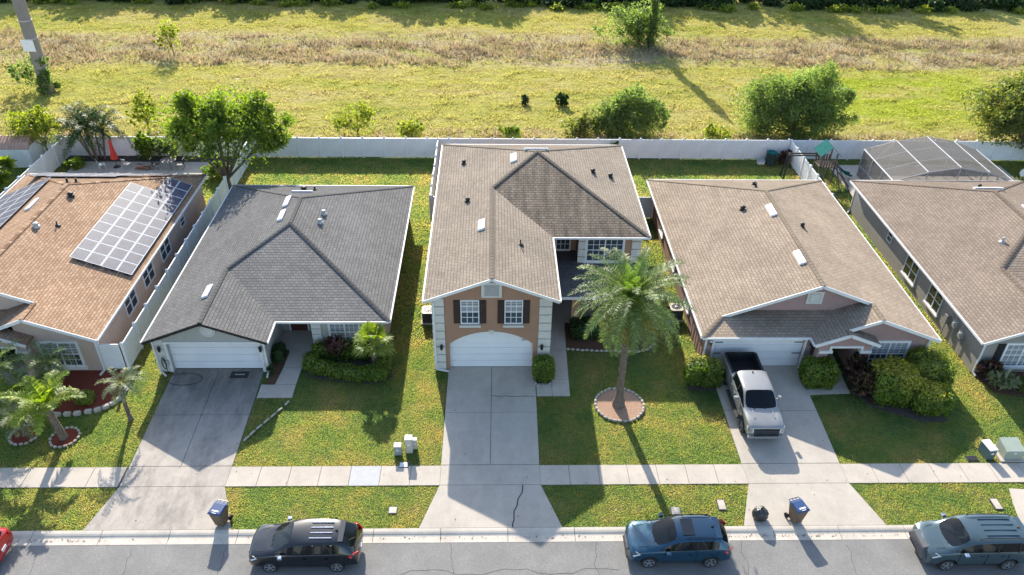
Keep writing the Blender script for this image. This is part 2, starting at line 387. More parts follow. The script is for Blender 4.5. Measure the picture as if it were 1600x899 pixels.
grid_sheet('field', -95, 95, 62.3, 135, .25, M['field'], .06, .035)
lw = MB(); lw.face(quad(-70, 70, 23.1, 62.3, -.045)); lw.face(quad(-70, 70, -12, 10, -.045)); lw.build('lawn_ground', M['lawn'], kind='structure')
rd = MB(); rd.face(quad(-120, 120, 10.6, 22.5, -.08)); rd.build('road', M['asphalt'], kind='structure')
# kerb with gutter pan, in 3 m sections with open joints
kb = MB(); kx = -60.3
while kx < 60:
    a, b = kx+.012, kx+3.05-.012
    prof = [(22.44,-.2),(22.44,-.072),(22.78,-.078),(22.84,-.062),(22.90,-.03),(22.98,-.004),(23.06,.005),(23.17,.005),(23.17,-.2)]
    kb.slab([(a, y, z) for y, z in prof], (b-a, 0, 0)); kx += 3.05
for s_ in (1,): kb.prism([(-60,10.0),(60,10.0),(60,10.7),(-60,10.7)], -.2, -.02)
kb.build('kerb', M['kerb'], kind='structure')
db = MB(); db.face(quad(-60, 60, 25.69, 26.96, -.038)); [db.face([(a_, 23.2, -.038), (b_, 23.2, -.038), (d_, 25.68, -.038), (c_, 25.68, -.038)]) for a_, b_, c_, d_ in ((-18.5,-11.9,-17.8,-12.9),(-3.3,3.1,-2.5,2.3),(11.7,18.2,12.6,17.4))]; [db.face(quad(a_, b_, 26.97, 34.2, -.038)) for a_, b_ in ((-17.8,-13.1),(-2.4,2.2),(12.7,17.4))]; db.build('joint_bed', M['dirt'], kind='structure')
# sidewalk slabs
drv = [(-33.7, -28.7), (-17.95, -12.85), (-2.55, 2.33), (12.5, 17.45), (34.0, 39.0)]
sw = MB(); nw = MB()
def slabs(x0, x1):
    n = max(1, round((x1-x0)/1.52)); w = (x1-x0)/n
    for i in range(n):
        a, b = x0+i*w+.011, x0+(i+1)*w-.011
        (nw if abs((a+b)/2+5.9) < 1.0 else sw).prism([(a,25.70),(b,25.70),(b,26.94),(a,26.94)], -.06, random.uniform(-.003, .003))
xs = [-60]+[v for d in drv for v in d]+[60]
for i in range(0, len(xs), 2): slabs(xs[i], xs[i+1])
sw.build('sidewalk', M['walk'], kind='structure'); nw.build('sidewalk_replaced_slab', M['newwalk'], kind='structure')
G_ = .013
def driveway(name, x0, x1, ytop, fl, fr, mat, joints, mid, xt0=None, xt1=None):
    xt0 = x0 if xt0 is None else xt0; xt1 = x1 if xt1 is None else xt1
    m = MB()
    m.prism([(fl, 23.19), (fr, 23.19), (x1, 25.69), (x0, 25.69)], -.07, .0)
    m.prism([(x0, 25.70+G_), (x1, 25.70+G_), (x1, 26.97), (x0, 26.97)], -.07, .001)
    ys = [26.98+G_]+joints+[ytop]
    for a, b in zip(ys[:-1], ys[1:]):
        def X(y, side): t = (y-26.98)/(ytop-26.98); return x0+(xt0-x0)*t if side == 0 else x1+(xt1-x1)*t
        def C(y): t = (y-26.98)/(ytop-26.98); return (X(y,0)+X(y,1))/2
        if mid:
            m.prism([(X(a,0),a+G_),(C(a)-G_,a+G_),(C(b)-G_,b-G_),(X(b,0),b-G_)], -.07, .0)
            m.prism([(C(a)+G_,a+G_),(X(a,1),a+G_),(X(b,1),b-G_),(C(b)+G_,b-G_)], -.07, .001)
        else: m.prism([(X(a,0),a+G_),(X(a,1),a+G_),(X(b,1),b-G_),(X(b,0),b-G_)], -.07, .0)
    m.build(name, mat, kind='structure')
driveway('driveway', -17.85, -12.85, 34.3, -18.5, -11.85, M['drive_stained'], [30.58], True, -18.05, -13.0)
driveway('driveway', -2.55, 2.33, 34.45, -3.35, 3.2, M['drive'], [30.71], True, -2.51, 2.42)
driveway('driveway', 12.5, 17.45, 34.6, 11.6, 18.25, M['drive'], [30.76], False, 12.55, 17.7)
driveway('driveway', -33.7, -28.7, 34.3, -34.4, -28.0, M['drive'], [30.7], True)
driveway('driveway', 34.0, 39.0, 34.3, 33.2, 39.8, M['drive'], [30.7], True)
# walkways
wk = MB()
def wpoly(mb, p): mb.prism(p, -.07, .002)
for p in ([(2.44,31.97),(3.3,31.97),(3.3,33.0),(2.44,33.0)], [(3.32,31.97),(4.27,31.97),(4.29,33.3),(3.32,33.3)], [(3.34,33.33),(4.29,33.33),(4.36,35.9),(3.36,35.9)],
          [(3.36,35.93),(4.36,35.93),(4.45,38.6),(3.36,38.6)], [(3.3,38.63),(9.0,38.63),(9.0,42.3),(3.3,42.3)]): wpoly(wk, p)
wk.build('walkway', M['drive'], kind='structure')
wk = MB()
for p in ([(-12.85,31.9),(-10.95,31.9),(-10.95,32.95),(-12.85,32.95)], [(-12.1,32.98),(-10.95,32.98),(-10.9,34.4),(-11.95,34.4)], [(-11.94,34.43),(-10.9,34.43),(-10.9,35.9),(-11.9,35.9)],
          [(-12.7,35.93),(-10.45,35.93),(-10.45,37.9),(-12.7,37.9)]): wpoly(wk, p)
wk.build('walkway', M['drive'], kind='structure')
wk = MB()
for p in ([(17.5,32.0),(19.95,32.15),(19.98,33.2),(17.6,33.2)], [(18.7,33.23),(19.98,33.23),(20.3,36.6),(18.2,36.6),(18.2,34.2)]): wpoly(wk, p)
wk.build('walkway', M['drive'], kind='structure')
wk = MB(); wpoly(wk, [(-28.9,33.0),(-25.4,33.0),(-25.4,35.0),(-28.9,35.0)]); wpoly(wk, [(-35.0,58.2),(-22.5,58.2),(-22.5,61.0),(-35.0,61.0)]); wk.build('patio', M['walk'], kind='structure')
wk = MB(); wpoly(wk, [(28.9,53.3),(44,53.3),(44,61.0),(28.9,61.0)]); wk.build('patio', M['walk'], kind='structure')
wk = MB(); wpoly(wk, [(24.6,23.2),(29,23.2),(29,25.0),(25.2,25.3),(24.9,24.4)]); wk.build('kerb_apron', M['walk'], kind='structure')
# mulch and soil beds
def bed(name, pts, mat, z=.01):
    m = MB(); m.prism(pts, -.06, z); return m.build(name, mat, kind='structure')
def circ(cx, cy, r, n=20, sy=1): return [(cx+r*math.cos(2*math.pi*i/n), cy+r*sy*math.sin(2*math.pi*i/n)) for i in range(n)]
BEDS = [('planting_bed', [(-10.85,34.3),(-10.2,33.5),(-8.5,33.2),(-6.6,33.0),(-5.7,33.6),(-5.8,36.2),(-10.3,36.2)], 'soil'),
        ('planting_bed', [(-12.6,33.0),(-12.14,33.0),(-12.0,34.4),(-11.95,36.0),(-12.65,36.0)], 'mulch'),
        ('palm_bed', circ(6.9,31.25,1.24), 'woodchip'),
        ('planting_bed', [(4.4,36.05),(8.6,35.8),(9.5,36.3),(9.7,37.4),(9.6,38.6),(4.5,38.6)], 'mulch'),
        ('planting_bed', [(2.5,33.03),(3.3,33.03),(3.3,34.2),(2.45,34.2)], 'soil'),
        ('planting_bed', [(20.1,32.2),(20.8,31.0),(23.0,29.9),(24.4,29.9),(24.6,34.2),(20.2,34.2)], 'soil'),
        ('planting_bed', [(10.9,32.4),(12.5,32.4),(12.5,34.4),(11.4,34.4)], 'soil'),
        ('palm_bed', circ(-21.85,28.95,.62), 'redmulch'), ('palm_bed', circ(-23.95,29.15,.64), 'redmulch'),
        ('planting_bed', [(-25.5,34.2),(-25.3,31.6),(-23.2,30.7),(-21.2,30.9),(-20.35,31.6),(-20.2,32.8),(-20.9,34.2)], 'redmulch'),
        ('planting_bed', [(27.6,33.9),(28.2,32.2),(30.5,31.6),(40,31.6),(40,34.2)], 'mulch'),
        ('planting_bed', [(-36.2,61.0),(-22,61.0),(-22,62.2),(-36.2,62.2)], 'soil'),
        ('bare_soil', [(-21.9,34.6),(-20.75,34.6),(-20.75,56),(-21.9,56)], 'soil')]
for n_, p_, m_ in BEDS: bed(n_, p_, M[m_])
# crack in the centre driveway and in the road
def crack(pts, w=.03, z=.004, name='pavement_crack'):
    m = MB()
    for (a, b) in zip(pts[:-1], pts[1:]):
        d = Vector((b[0]-a[0], b[1]-a[1])).normalized(); n = Vector((-d.y, d.x))*w/2
        m.face([(a[0]-n.x,a[1]-n.y,z),(b[0]-n.x,b[1]-n.y,z),(b[0]+n.x,b[1]+n.y,z),(a[0]+n.x,a[1]+n.y,z)])
    m.build(name, M['crack'], kind='structure')
crack([(1.47,25.68),(1.42,25.2),(1.22,24.85),(1.15,24.4),(1.0,24.1),(1.0,23.6),(.93,23.4),(.92,23.2)], .055)
crack([(-.04,32.02),(.3,31.95),(.7,31.98),(1.1,31.93),(1.5,31.96),(2.3,31.95)], .04)
def road_crack(x, y0, y1, seed):
    r = random.Random(seed); pts = []; y = y0
    while y > y1: pts.append((x, y)); x += r.uniform(-.12, .12); y -= r.uniform(.15, .35)
    crack(pts, .015, -.076)
for i, (x, a, b) in enumerate([(-1.9,22.4,19.5),(-11.8,22.3,20.6),(-16,22.2,20),(4.7,22.4,19.8),(11.3,22.4,20),(-20,22,20.4),(16,22.2,20.2)]): road_crack(x, a, b, i)
crack([(x, 20.9+.15*math.sin(x*1.7)+.06*math.sin(x*5)) for x in np.arange(-4,6,.5)], .02, -.076)
rt = random.Random(2)
# ---------------------------------------------------------------- houses
PT = .392
M['sh_dark'] = shingle('charcoal_shingles', (.145,.142,.138), (.185,.18,.175), (.10,.098,.094))
M['sh_grey'] = shingle('brown_grey_shingles', (.262,.217,.17), (.32,.268,.212), (.17,.14,.11), streak=(.07,.06,.05), streak_amt=.0)
M['sh_tan'] = shingle('tan_shingles', (.31,.24,.178), (.38,.302,.228), (.22,.175,.13))
M['sh_brown'] = shingle('brown_shingles', (.25,.195,.15), (.31,.245,.19), (.17,.13,.10))
M['sh_orange'] = shingle('terracotta_shingles', (.33,.205,.125), (.44,.30,.20), (.22,.13,.08), .17, .3)
M['sh_grey_shaded_streaked'] = shingle('shaded_algae_streaked_shingles', (.16,.13,.10), (.215,.18,.14), (.09,.07,.055), streak=(.045,.04,.035), streak_amt=.75)  # algae streaks; base tone also darkened to paint shade on the hip face
M['stucco_brown'] = simple('brown_stucco', (.36,.21,.14), (.32,.19,.125), 1.2, .9, .006, 70)
M['stucco_grey'] = simple('sage_grey_stucco', (.40,.39,.35), (.36,.35,.315), 1.2, .9, .006, 70)
M['stucco_pink'] = simple('dusty_pink_stucco', (.37,.25,.225), (.33,.22,.20), 1.2, .9, .006, 70)
M['stucco_rust'] = simple('rusty_brown_side_stucco', (.36,.22,.17), (.31,.19,.145), 1.2, .9, .006, 70)
M['stucco_peach'] = simple('peach_stucco', (.52,.40,.33), (.46,.35,.28), 1.0, .9, .006, 70)
M['stucco_slate'] = simple('warm_grey_stucco', (.31,.285,.255), (.27,.25,.225), 1.0, .9, .006, 70)
M['shutter'] = simple('dark_shutter', (.035,.022,.018), (.05,.03,.025), 5, .6)
M['reddoor'] = simple('dark_red_brown_door', (.10,.03,.025), (.08,.025,.02), 4, .5)
M['flash'] = simple('galvanised_vent', (.42,.42,.42), (.5,.5,.5), 6, .45, metal=.4)
M['skylite'] = simple('white_ridge_vent', (.85,.85,.86), (.78,.78,.8), 3, .5)
def roof(parent, faces, mats, mis=None, th=.10, name='roof'):
    mb = MB(); edges = {}
    key = lambda p: tuple(round(c, 3) for c in p)
    for fi, f in enumerate(faces):
        P = [Vector(p) for p in f]; n = Vector((0,0,0))
        for i in range(len(P)): n += (P[i]).cross(P[(i+1) % len(P)])
        n.normalize()
        if n.z < 0: P = P[::-1]; n = -n
        h = Vector((n.x, n.y, 0)); h = -h.normalized() if h.length > 1e-4 else Vector((0,1,0))   # uphill
        u = Vector((h.y, -h.x, 0)); sl_ = 1/max(n.z, .1)
        uv = [(p.dot(u), p.dot(h)*sl_) for p in P]
        mb.face(P, (mis[fi] if mis else 0), uv)
        for i in range(len(P)):
            a, b = P[i], P[(i+1) % len(P)]; k = frozenset((key(a), key(b)))
            edges.setdefault(k, []).append((a, b))
        D = Vector((0,0,-th)); mb.face([p+D for p in P[::-1]], 0, [(0,0)]*len(P))
    for k, e in edges.items():
        if len(e) == 1:
            a, b = e[0]; D = Vector((0,0,-th)); mb.face([b, a, a+D, b+D], 0, [(0,0),(0,0),(0,0),(0,0)])
    return mb.build(name, mats, parent, world=True)
def strips(parent, name, segs, mat, w=.05, h=.17, dz=-.10, out=None):
    mb = MB()
    for a, b in segs:
        mb.beam(Vector(a)+Vector((0,0,dz)), Vector(b)+Vector((0,0,dz)), w, h)
    return mb.build(name, mat, parent, world=True)
def caps(parent, segs, mat, w=.26):
    for a, b in segs:
        mb = MB(); a = Vector(a); b = Vector(b); d = (b-a); n = max(1, int(d.length/.3)); s = Vector((d.y, -d.x, 0)).normalized()*w/2
        for i in range(n):
            p, q = a+d*i/n, a+d*(i+1)/n
            if p.z > q.z: p, q = q, p
            up = Vector((0,0,.028)); lo = Vector((0,0,-.005)); z2 = Vector((0,0,.012))
            cu_, cv_ = .15+.3*random.randint(0, 200), .095+.19*2*random.randint(0, 200)
            for k_, m_ in enumerate((4, 4, 3)): mb.uv[len(mb.f)+k_] = [(cu_, cv_)]*m_
            mb.add([p-s+lo, p+up, p+s+lo, q-s+lo, q+z2, q+s+lo], [(0,1,4,3),(1,2,5,4),(0,2,1)])
        mb.build('ridge_cap', mat, parent, world=True)
def opening(parent, name, kind, pos, a0, a1, z0, z1, cols=4, rows=2, double=True, trim=.10, trimmat='trim', sill=True, glassmat='glass', grid=True, sillmat='trim', muntin=.03, blind=0):
    """a window in a wall; kind front (y=pos, faces -Y), left (x=pos, faces -X), right (x=pos, faces +X)"""
    def T(a, z, d): return (a, pos-d, z) if kind == 'front' else ((pos-d, a, z) if kind == 'left' else (pos+d, a, z))
    def bx(mb, a0, a1, z0, z1, d0, d1):
        p = [T(a, z, d) for d in (d0, d1) for a, z in ((a0,z0),(a1,z0),(a1,z1),(a0,z1))]
        mb.add(p, [(0,1,2,3),(7,6,5,4),(0,4,5,1),(1,5,6,2),(2,6,7,3),(3,7,4,0)])
    fr = MB(); t = trim
    bx(fr, a0-t, a0, z0-t, z1+t, -.02, .07); bx(fr, a1, a1+t, z0-t, z1+t, -.02, .07)
    bx(fr, a0, a1, z1, z1+t, -.02, .07); bx(fr, a0, a1, z0-t, z0, -.02, .07)
    if double: c = (a0+a1)/2; bx(fr, c-.04, c+.04, z0, z1, -.02, .055)
    zm = (z0+z1)/2; bx(fr, a0, a1, zm-.025, zm+.025, -.02, .045)
    w = fr.build(name, M[trimmat], parent, world=True)
    gl = MB(); bx(gl, a0, a1, z0, z1, -.01, .014); pn_ = gl.build('pane', M[glassmat], w, world=True)
    if blind: gl = MB(); bx(gl, a0+.01, a1-.01, z1-(z1-z0)*blind, z1-.01, .0145, .017); gl.build('blind', M['blind'], pn_, world=True)
    if grid:
        mu = MB()
        for i in range(1, cols):
            a = a0+(a1-a0)*i/cols
            if double and abs(a-(a0+a1)/2) < .02: continue
            bx(mu, a-muntin/2, a+muntin/2, z0, z1, .014, .032)
        for i in range(1, rows):
            z = z0+(z1-z0)*i/rows
            if abs(z-zm) > .03: bx(mu, a0, a1, z-muntin/2, z+muntin/2, .0145, .0315)
        mu.build('muntins', M[trimmat], w, world=True)
    if sill:
        s_ = MB(); bx(s_, a0-t-.08, a1+t+.08, z0-t-.12, z0-t-.003, -.02, .14); s_.build('sill', M[sillmat], w, world=True)
    return w
def garage_door(parent, x0, x1, z1, y, panels=4):
    mb = MB(); h = z1/panels
    for i in range(panels):
        mb.box(x0, x1, y, y+.05, i*h+.006, (i+1)*h-.012)
        for k in range(4):
            w = (x1-x0)/4; mb.box(x0+k*w+.12, x0+(k+1)*w-.12, y-.012, y-.001, i*h+.12, (i+1)*h-.12)
    mb.box(x0, x1, y+.055, y+.09, 0, z1)
    return mb.build('garage_door', M['garage_white'], parent, world=True)
def walls(parent, poly, h, mat, name='wall', z0=-.05):
    mb = MB(); mb.prism(poly, z0, h); return mb.build(name, mat, parent, world=True)
def xz(parent, name, pts, y, d, mat):
    """polygon in a facade plane at y, thickness d backwards"""
    mb = MB(); mb.slab([(x, y, z) for x, z in pts], (0, d, 0)); return mb.build(name, mat, parent, world=True)
def downspout(parent, x, y, z1, mat='trim', toe=(0,-.5)):
    mb = MB(); mb.box(x-.045, x+.045, y-.09, y-.01, .1, z1); mb.beam((x,y-.05,.1), (x+toe[0], y-.05+toe[1], .05), .09, .08)
    return mb.build('downspout', M[mat], parent, world=True)
def on(fn, x, y): return (x, y, fn(x, y))
def pipe_vent(rf, p, mat='flash', r=.07, h=.32, boot=True):
    mb = MB(); mb.lathe(p, [(r, -.1), (r, h), (r*.7, h+.01)], 10)
    if boot: mb.lathe(p, [(.2,-.05),(.17,.03),(r+.01,.09)], 10)
    return mb.build('vent_pipe', M[mat], rf, world=True)
def turtle_vent(rf, p, mat='black', s=.16):
    mb = MB(); mb.lathe(p, [(s*1.3,-.12),(s*1.3,.02),(s*.8,.05),(s*.8,.16),(s*1.15,.17),(s*.9,.24),(s*.3,.28)], 12)
    return mb.build('roof_vent', M[mat], rf, world=True, smooth=True)
def off_ridge_vent(rf, p, sgn, L=1.0, w=.32, ang=PT, axis='y'):
    """long low box vent lying along the slope parallel to the ridge; sgn = downhill direction"""
    x, y, z = p; mb = MB()
    sec = [(-w/2,.13),(w/2,.13),(w/2,-.1),(-w/2,-.1)]
    if axis == 'y': mb.slab([(x+a, y-L/2, z+b-sgn*PT*a) for a, b in sec], (0, L, 0))
    else: mb.slab([(x-L/2, y+a, z+b-sgn*PT*a) for a, b in sec], (L, 0, 0))
    return mb.build('ridge_vent', M['skylite'], rf, world=True, bevel=.02)
def lantern(parent, x, y, z, mat='black'):
    mb = MB(); mb.box(x-.05, x+.05, y-.03, y, z-.05, z+.05); mb.lathe((x, y-.13, z), [(.03,.2),(.10,.12),(.09,.08),(.075,-.12),(.03,-.2)][::-1], 8)
    return mb.build('wall_lantern', M[mat], parent, world=True)
def front_door(parent, x0, x1, y, z1=2.1, mat='reddoor'):
    mb = MB(); mb.box(x0-.1, x0, y-.06, y+.01, 0, z1+.1); mb.box(x1, x1+.1, y-.06, y+.01, 0, z1+.1); mb.box(x0, x1, y-.06, y+.01, z1, z1+.1)
    d = mb.build('door_frame', M['trim'], parent, world=True)
    q = MB(); q.box(x0, x1, y-.04, y, 0, z1)
    for i in range(2):
        for j in range(3):
            w = (x1-x0)/2; q.box(x0+i*w+.1, x0+(i+1)*w-.1, y-.055, y-.041, .15+j*.65, .65+j*.65)
    dd = q.build('front_door', M[mat], parent, world=True)
    k = MB(); k.lathe((x0+.08, y-.08, 1.0), [(.01,-.03),(.035,-.01),(.03,.03)], 8); k.build('door_knob', M['chrome'], dd, world=True)

def hip_house(label, name, XL, XR, WX, YW, YM, YB, e, roofmats, hipmi, wallmat, capmat, group=None, fascia='trim', org=None):
    """hip roof over the whole house, one gabled wing in front on the left"""
    h = thing(name, label, 'house', org or (XL+.4, YW+.5, 0), 0, group)
    half = (XR-XL)/2; cx = (XL+XR)/2; zp = e+PT*half; wh = (WX-XL)/2; wc = (XL+WX)/2; wz = e+PT*wh
    FP = (cx, YM+half, zp); RPy = max(YB-half, YM+half); RP = (cx, RPy, zp); WE = (wc, YM+wh, wz)
    A = [(XL,YB,e),(XL,YW,e),(wc,YW,wz),WE,FP]+([RP] if RPy-FP[1] > .05 else [])
    faces = [A, [(wc,YW,wz),(WX,YW,e),(WX,YM,e),WE], [(WX,YM,e),(XR,YM,e),FP,WE],
             [(XR,YM,e),(XR,YB,e)]+([RP] if RPy-FP[1] > .05 else [])+[FP], [(XR,YB,e),(XL,YB,e),RP]]
    rf = roof(h, faces, roofmats, [0,0,hipmi,0,0])
    segs = [(WE,FP),((XR,YM,e),FP),((XR,YB,e),RP),((XL,YB,e),RP)]
    caps(rf, segs+[((wc,YW,wz),WE)]+([(FP,RP)] if RPy-FP[1] > .05 else []), capmat)
    strips(h, 'gutter', [((XL-.03,YW,e),(XL-.03,YB,e)),((XR+.03,YM,e),(XR+.03,YB,e)),((WX,YM-.03,e),(XR,YM-.03,e)),((WX+.03,YW,e),(WX+.03,YM-.06,e)),((XL,YB+.03,e),(XR,YB+.03,e))], M['trim'], .11, .12, -.07)
    strips(h, 'rake_board', [((XL,YW-.025,e),(wc,YW-.025,wz)),((wc,YW-.025,wz),(WX,YW-.025,e))], M[fascia], .05, .17, -.09)
    return h, rf, dict(cx=cx, wc=wc, wz=wz, zp=zp, half=half, FP=FP, RP=RP, WE=WE,
                       L=lambda x, y: e+PT*(x-XL), R=lambda x, y: e+PT*(XR-x), B=lambda x, y: e+PT*(YB-y), WR=lambda x, y: e+PT*(WX-x))
# ---- house 2: grey house, charcoal roof
def grey_house():
    XL, XR, WX, YW, YM, YB, e = -19.06, -5.85, -12.3, 33.6, 35.5, 52.0, 2.5
    h, rf, g = hip_house('single storey grey house with charcoal roof, round gable medallion and white garage door', 'grey_house', XL, XR, WX, YW, YM, YB, e, [M['sh_dark']]*1+[M['sh_dark']], 1, 'stucco_grey', M['sh_dark'], fascia='black')
    wt = e+.4*PT-.13
    walls(h, [(-18.66,34.42),(-12.72,34.42),(-12.72,37.9),(-10.45,37.9),(-10.45,36.0),(-6.25,36.0),(-6.25,51.6),(-18.66,51.6)], wt, M['stucco_grey'])
    # front wall of the garage wing with its opening
    x0, x1 = -18.66, -12.72; a0, a1, zt = -18.02, -12.98, 2.02
    xz(h, 'garage_front_wall', [(x0,-.05),(a0,-.05),(a0,zt),(a1,zt),(a1,-.05),(x1,-.05),(x1,2.5),(g['wc'],g['wz']-.12),(x0,2.5)], 34.1, .318, M['stucco_grey'])
    garage_door(h, a0, a1, zt, 34.36)
    for q0, q1 in ((x0-.03, a0-.15), (a1+.15, x1+.03)):
        mb = MB()
        for k in range(6): mb.box(q0, q1, 34.04, 34.098, .04+k*.38, .04+k*.38+.36)
        mb.build('quoin_block', M['cream'], h, world=True)
    mb = MB(); mb.box(a0-.14, a0-.002, 34.03, 34.097, 0, zt+.14); mb.box(a1+.002, a1+.14, 34.03, 34.097, 0, zt+.14); mb.box(a0, a1, 34.03, 34.097, zt+.002, zt+.14)
    mb.build('garage_trim', M['trim'], h, world=True)
    md = MB(); md.lathe((g['wc']+.12, 34.095, 2.92), [(.42,0),(.42,-.05),(.36,-.05),(.1,-.05)], 28, axis='y'); mo = md.build('gable_medallion', M['cream'], h, world=True)
    md = MB()
    for q_ in (.33,.22,.10): md.lathe((g['wc']+.12, 34.04, 2.92), [(q_,0),(q_,-.006-.01*(.34-q_)),(q_-.025,-.0065-.01*(.34-q_))], 28, axis='y')
    md.build('medallion_ring', M['flash'], mo, world=True)
    md = MB()
    for q_ in (.30,.19): md.lathe((g['wc']+.12, 34.033-.01*(.3-q_), 2.92), [(q_,0),(q_,-.006),(q_-.02,-.0065)], 28, axis='y')
    md.build('medallion_ring', M['cream'], mo, world=True)
    lantern(h, -18.4, 34.03, 1.75); lantern(h, -12.86, 34.03, 1.75)
    d = downspout(h, -12.66, 34.05, 2.4); downspout(h, -18.72, 34.05, 2.35, toe=(.4,-.35))
    w = opening(h, 'window', 'front', 36.0, -9.35, -7.75, .72, 1.95, 6, 4, True, .14, 'trim', True, blind=.96)
    mb = MB()
    for k in range(6): mb.box(-10.45, -9.9, 35.93, 35.998, .02+k*.4, .38+k*.4)
    mb.build('quoin_block', M['cream'], h, world=True)
    front_door(h, -12.2, -11.2, 37.9)
    # white meter tag numbers above the garage
    for p in ((-13.4,45.4),(-13.33,43.5),(-16.2,36.75)): off_ridge_vent(rf, on(g['L'], *p), -1, 1.15 if p[1] < 40 else 1.25, .36)
    off_ridge_vent(rf, on(g['B'], -13.0, 47.9), 1, 1.4, .3, axis='x')
    for p in ((-10.86,44.3),(-10.89,43.15)): turtle_vent(rf, on(g['R'], *p), 'flash', .15)
    turtle_vent(rf, on(g['B'], -13.2, 49.2), 'black', .2); pipe_vent(rf, on(g['B'], -12.4, 49.0), 'black')
    text(h, '2381', (-13.3, 34.35-.075, 1.9), .13, 'blackmetal')
    return h
def text(parent, s, loc, size, mat, rot=(math.pi/2,0,0), name='house_number', ext=.006):
    cu = bpy.data.curves.new(name, 'FONT'); cu.body = s; cu.size = size; cu.extrude = ext; cu.align_x = 'CENTER'; cu.align_y = 'CENTER'
    o = bpy.data.objects.new(name, cu); COL.objects.link(o); dg = bpy.context.evaluated_depsgraph_get()
    me = bpy.data.meshes.new_from_object(o.evaluated_get(dg)); bpy.data.objects.remove(o); me.materials.clear(); me.materials.append(M[mat])
    ob = bpy.data.objects.new(name, me); COL.objects.link(ob); ob.rotation_euler = rot
    off = Vector((0,0,0)); r = parent
    while r: off += r.location; r = r.parent
    ob.parent = parent; ob.location = Vector(loc)-off
    return ob
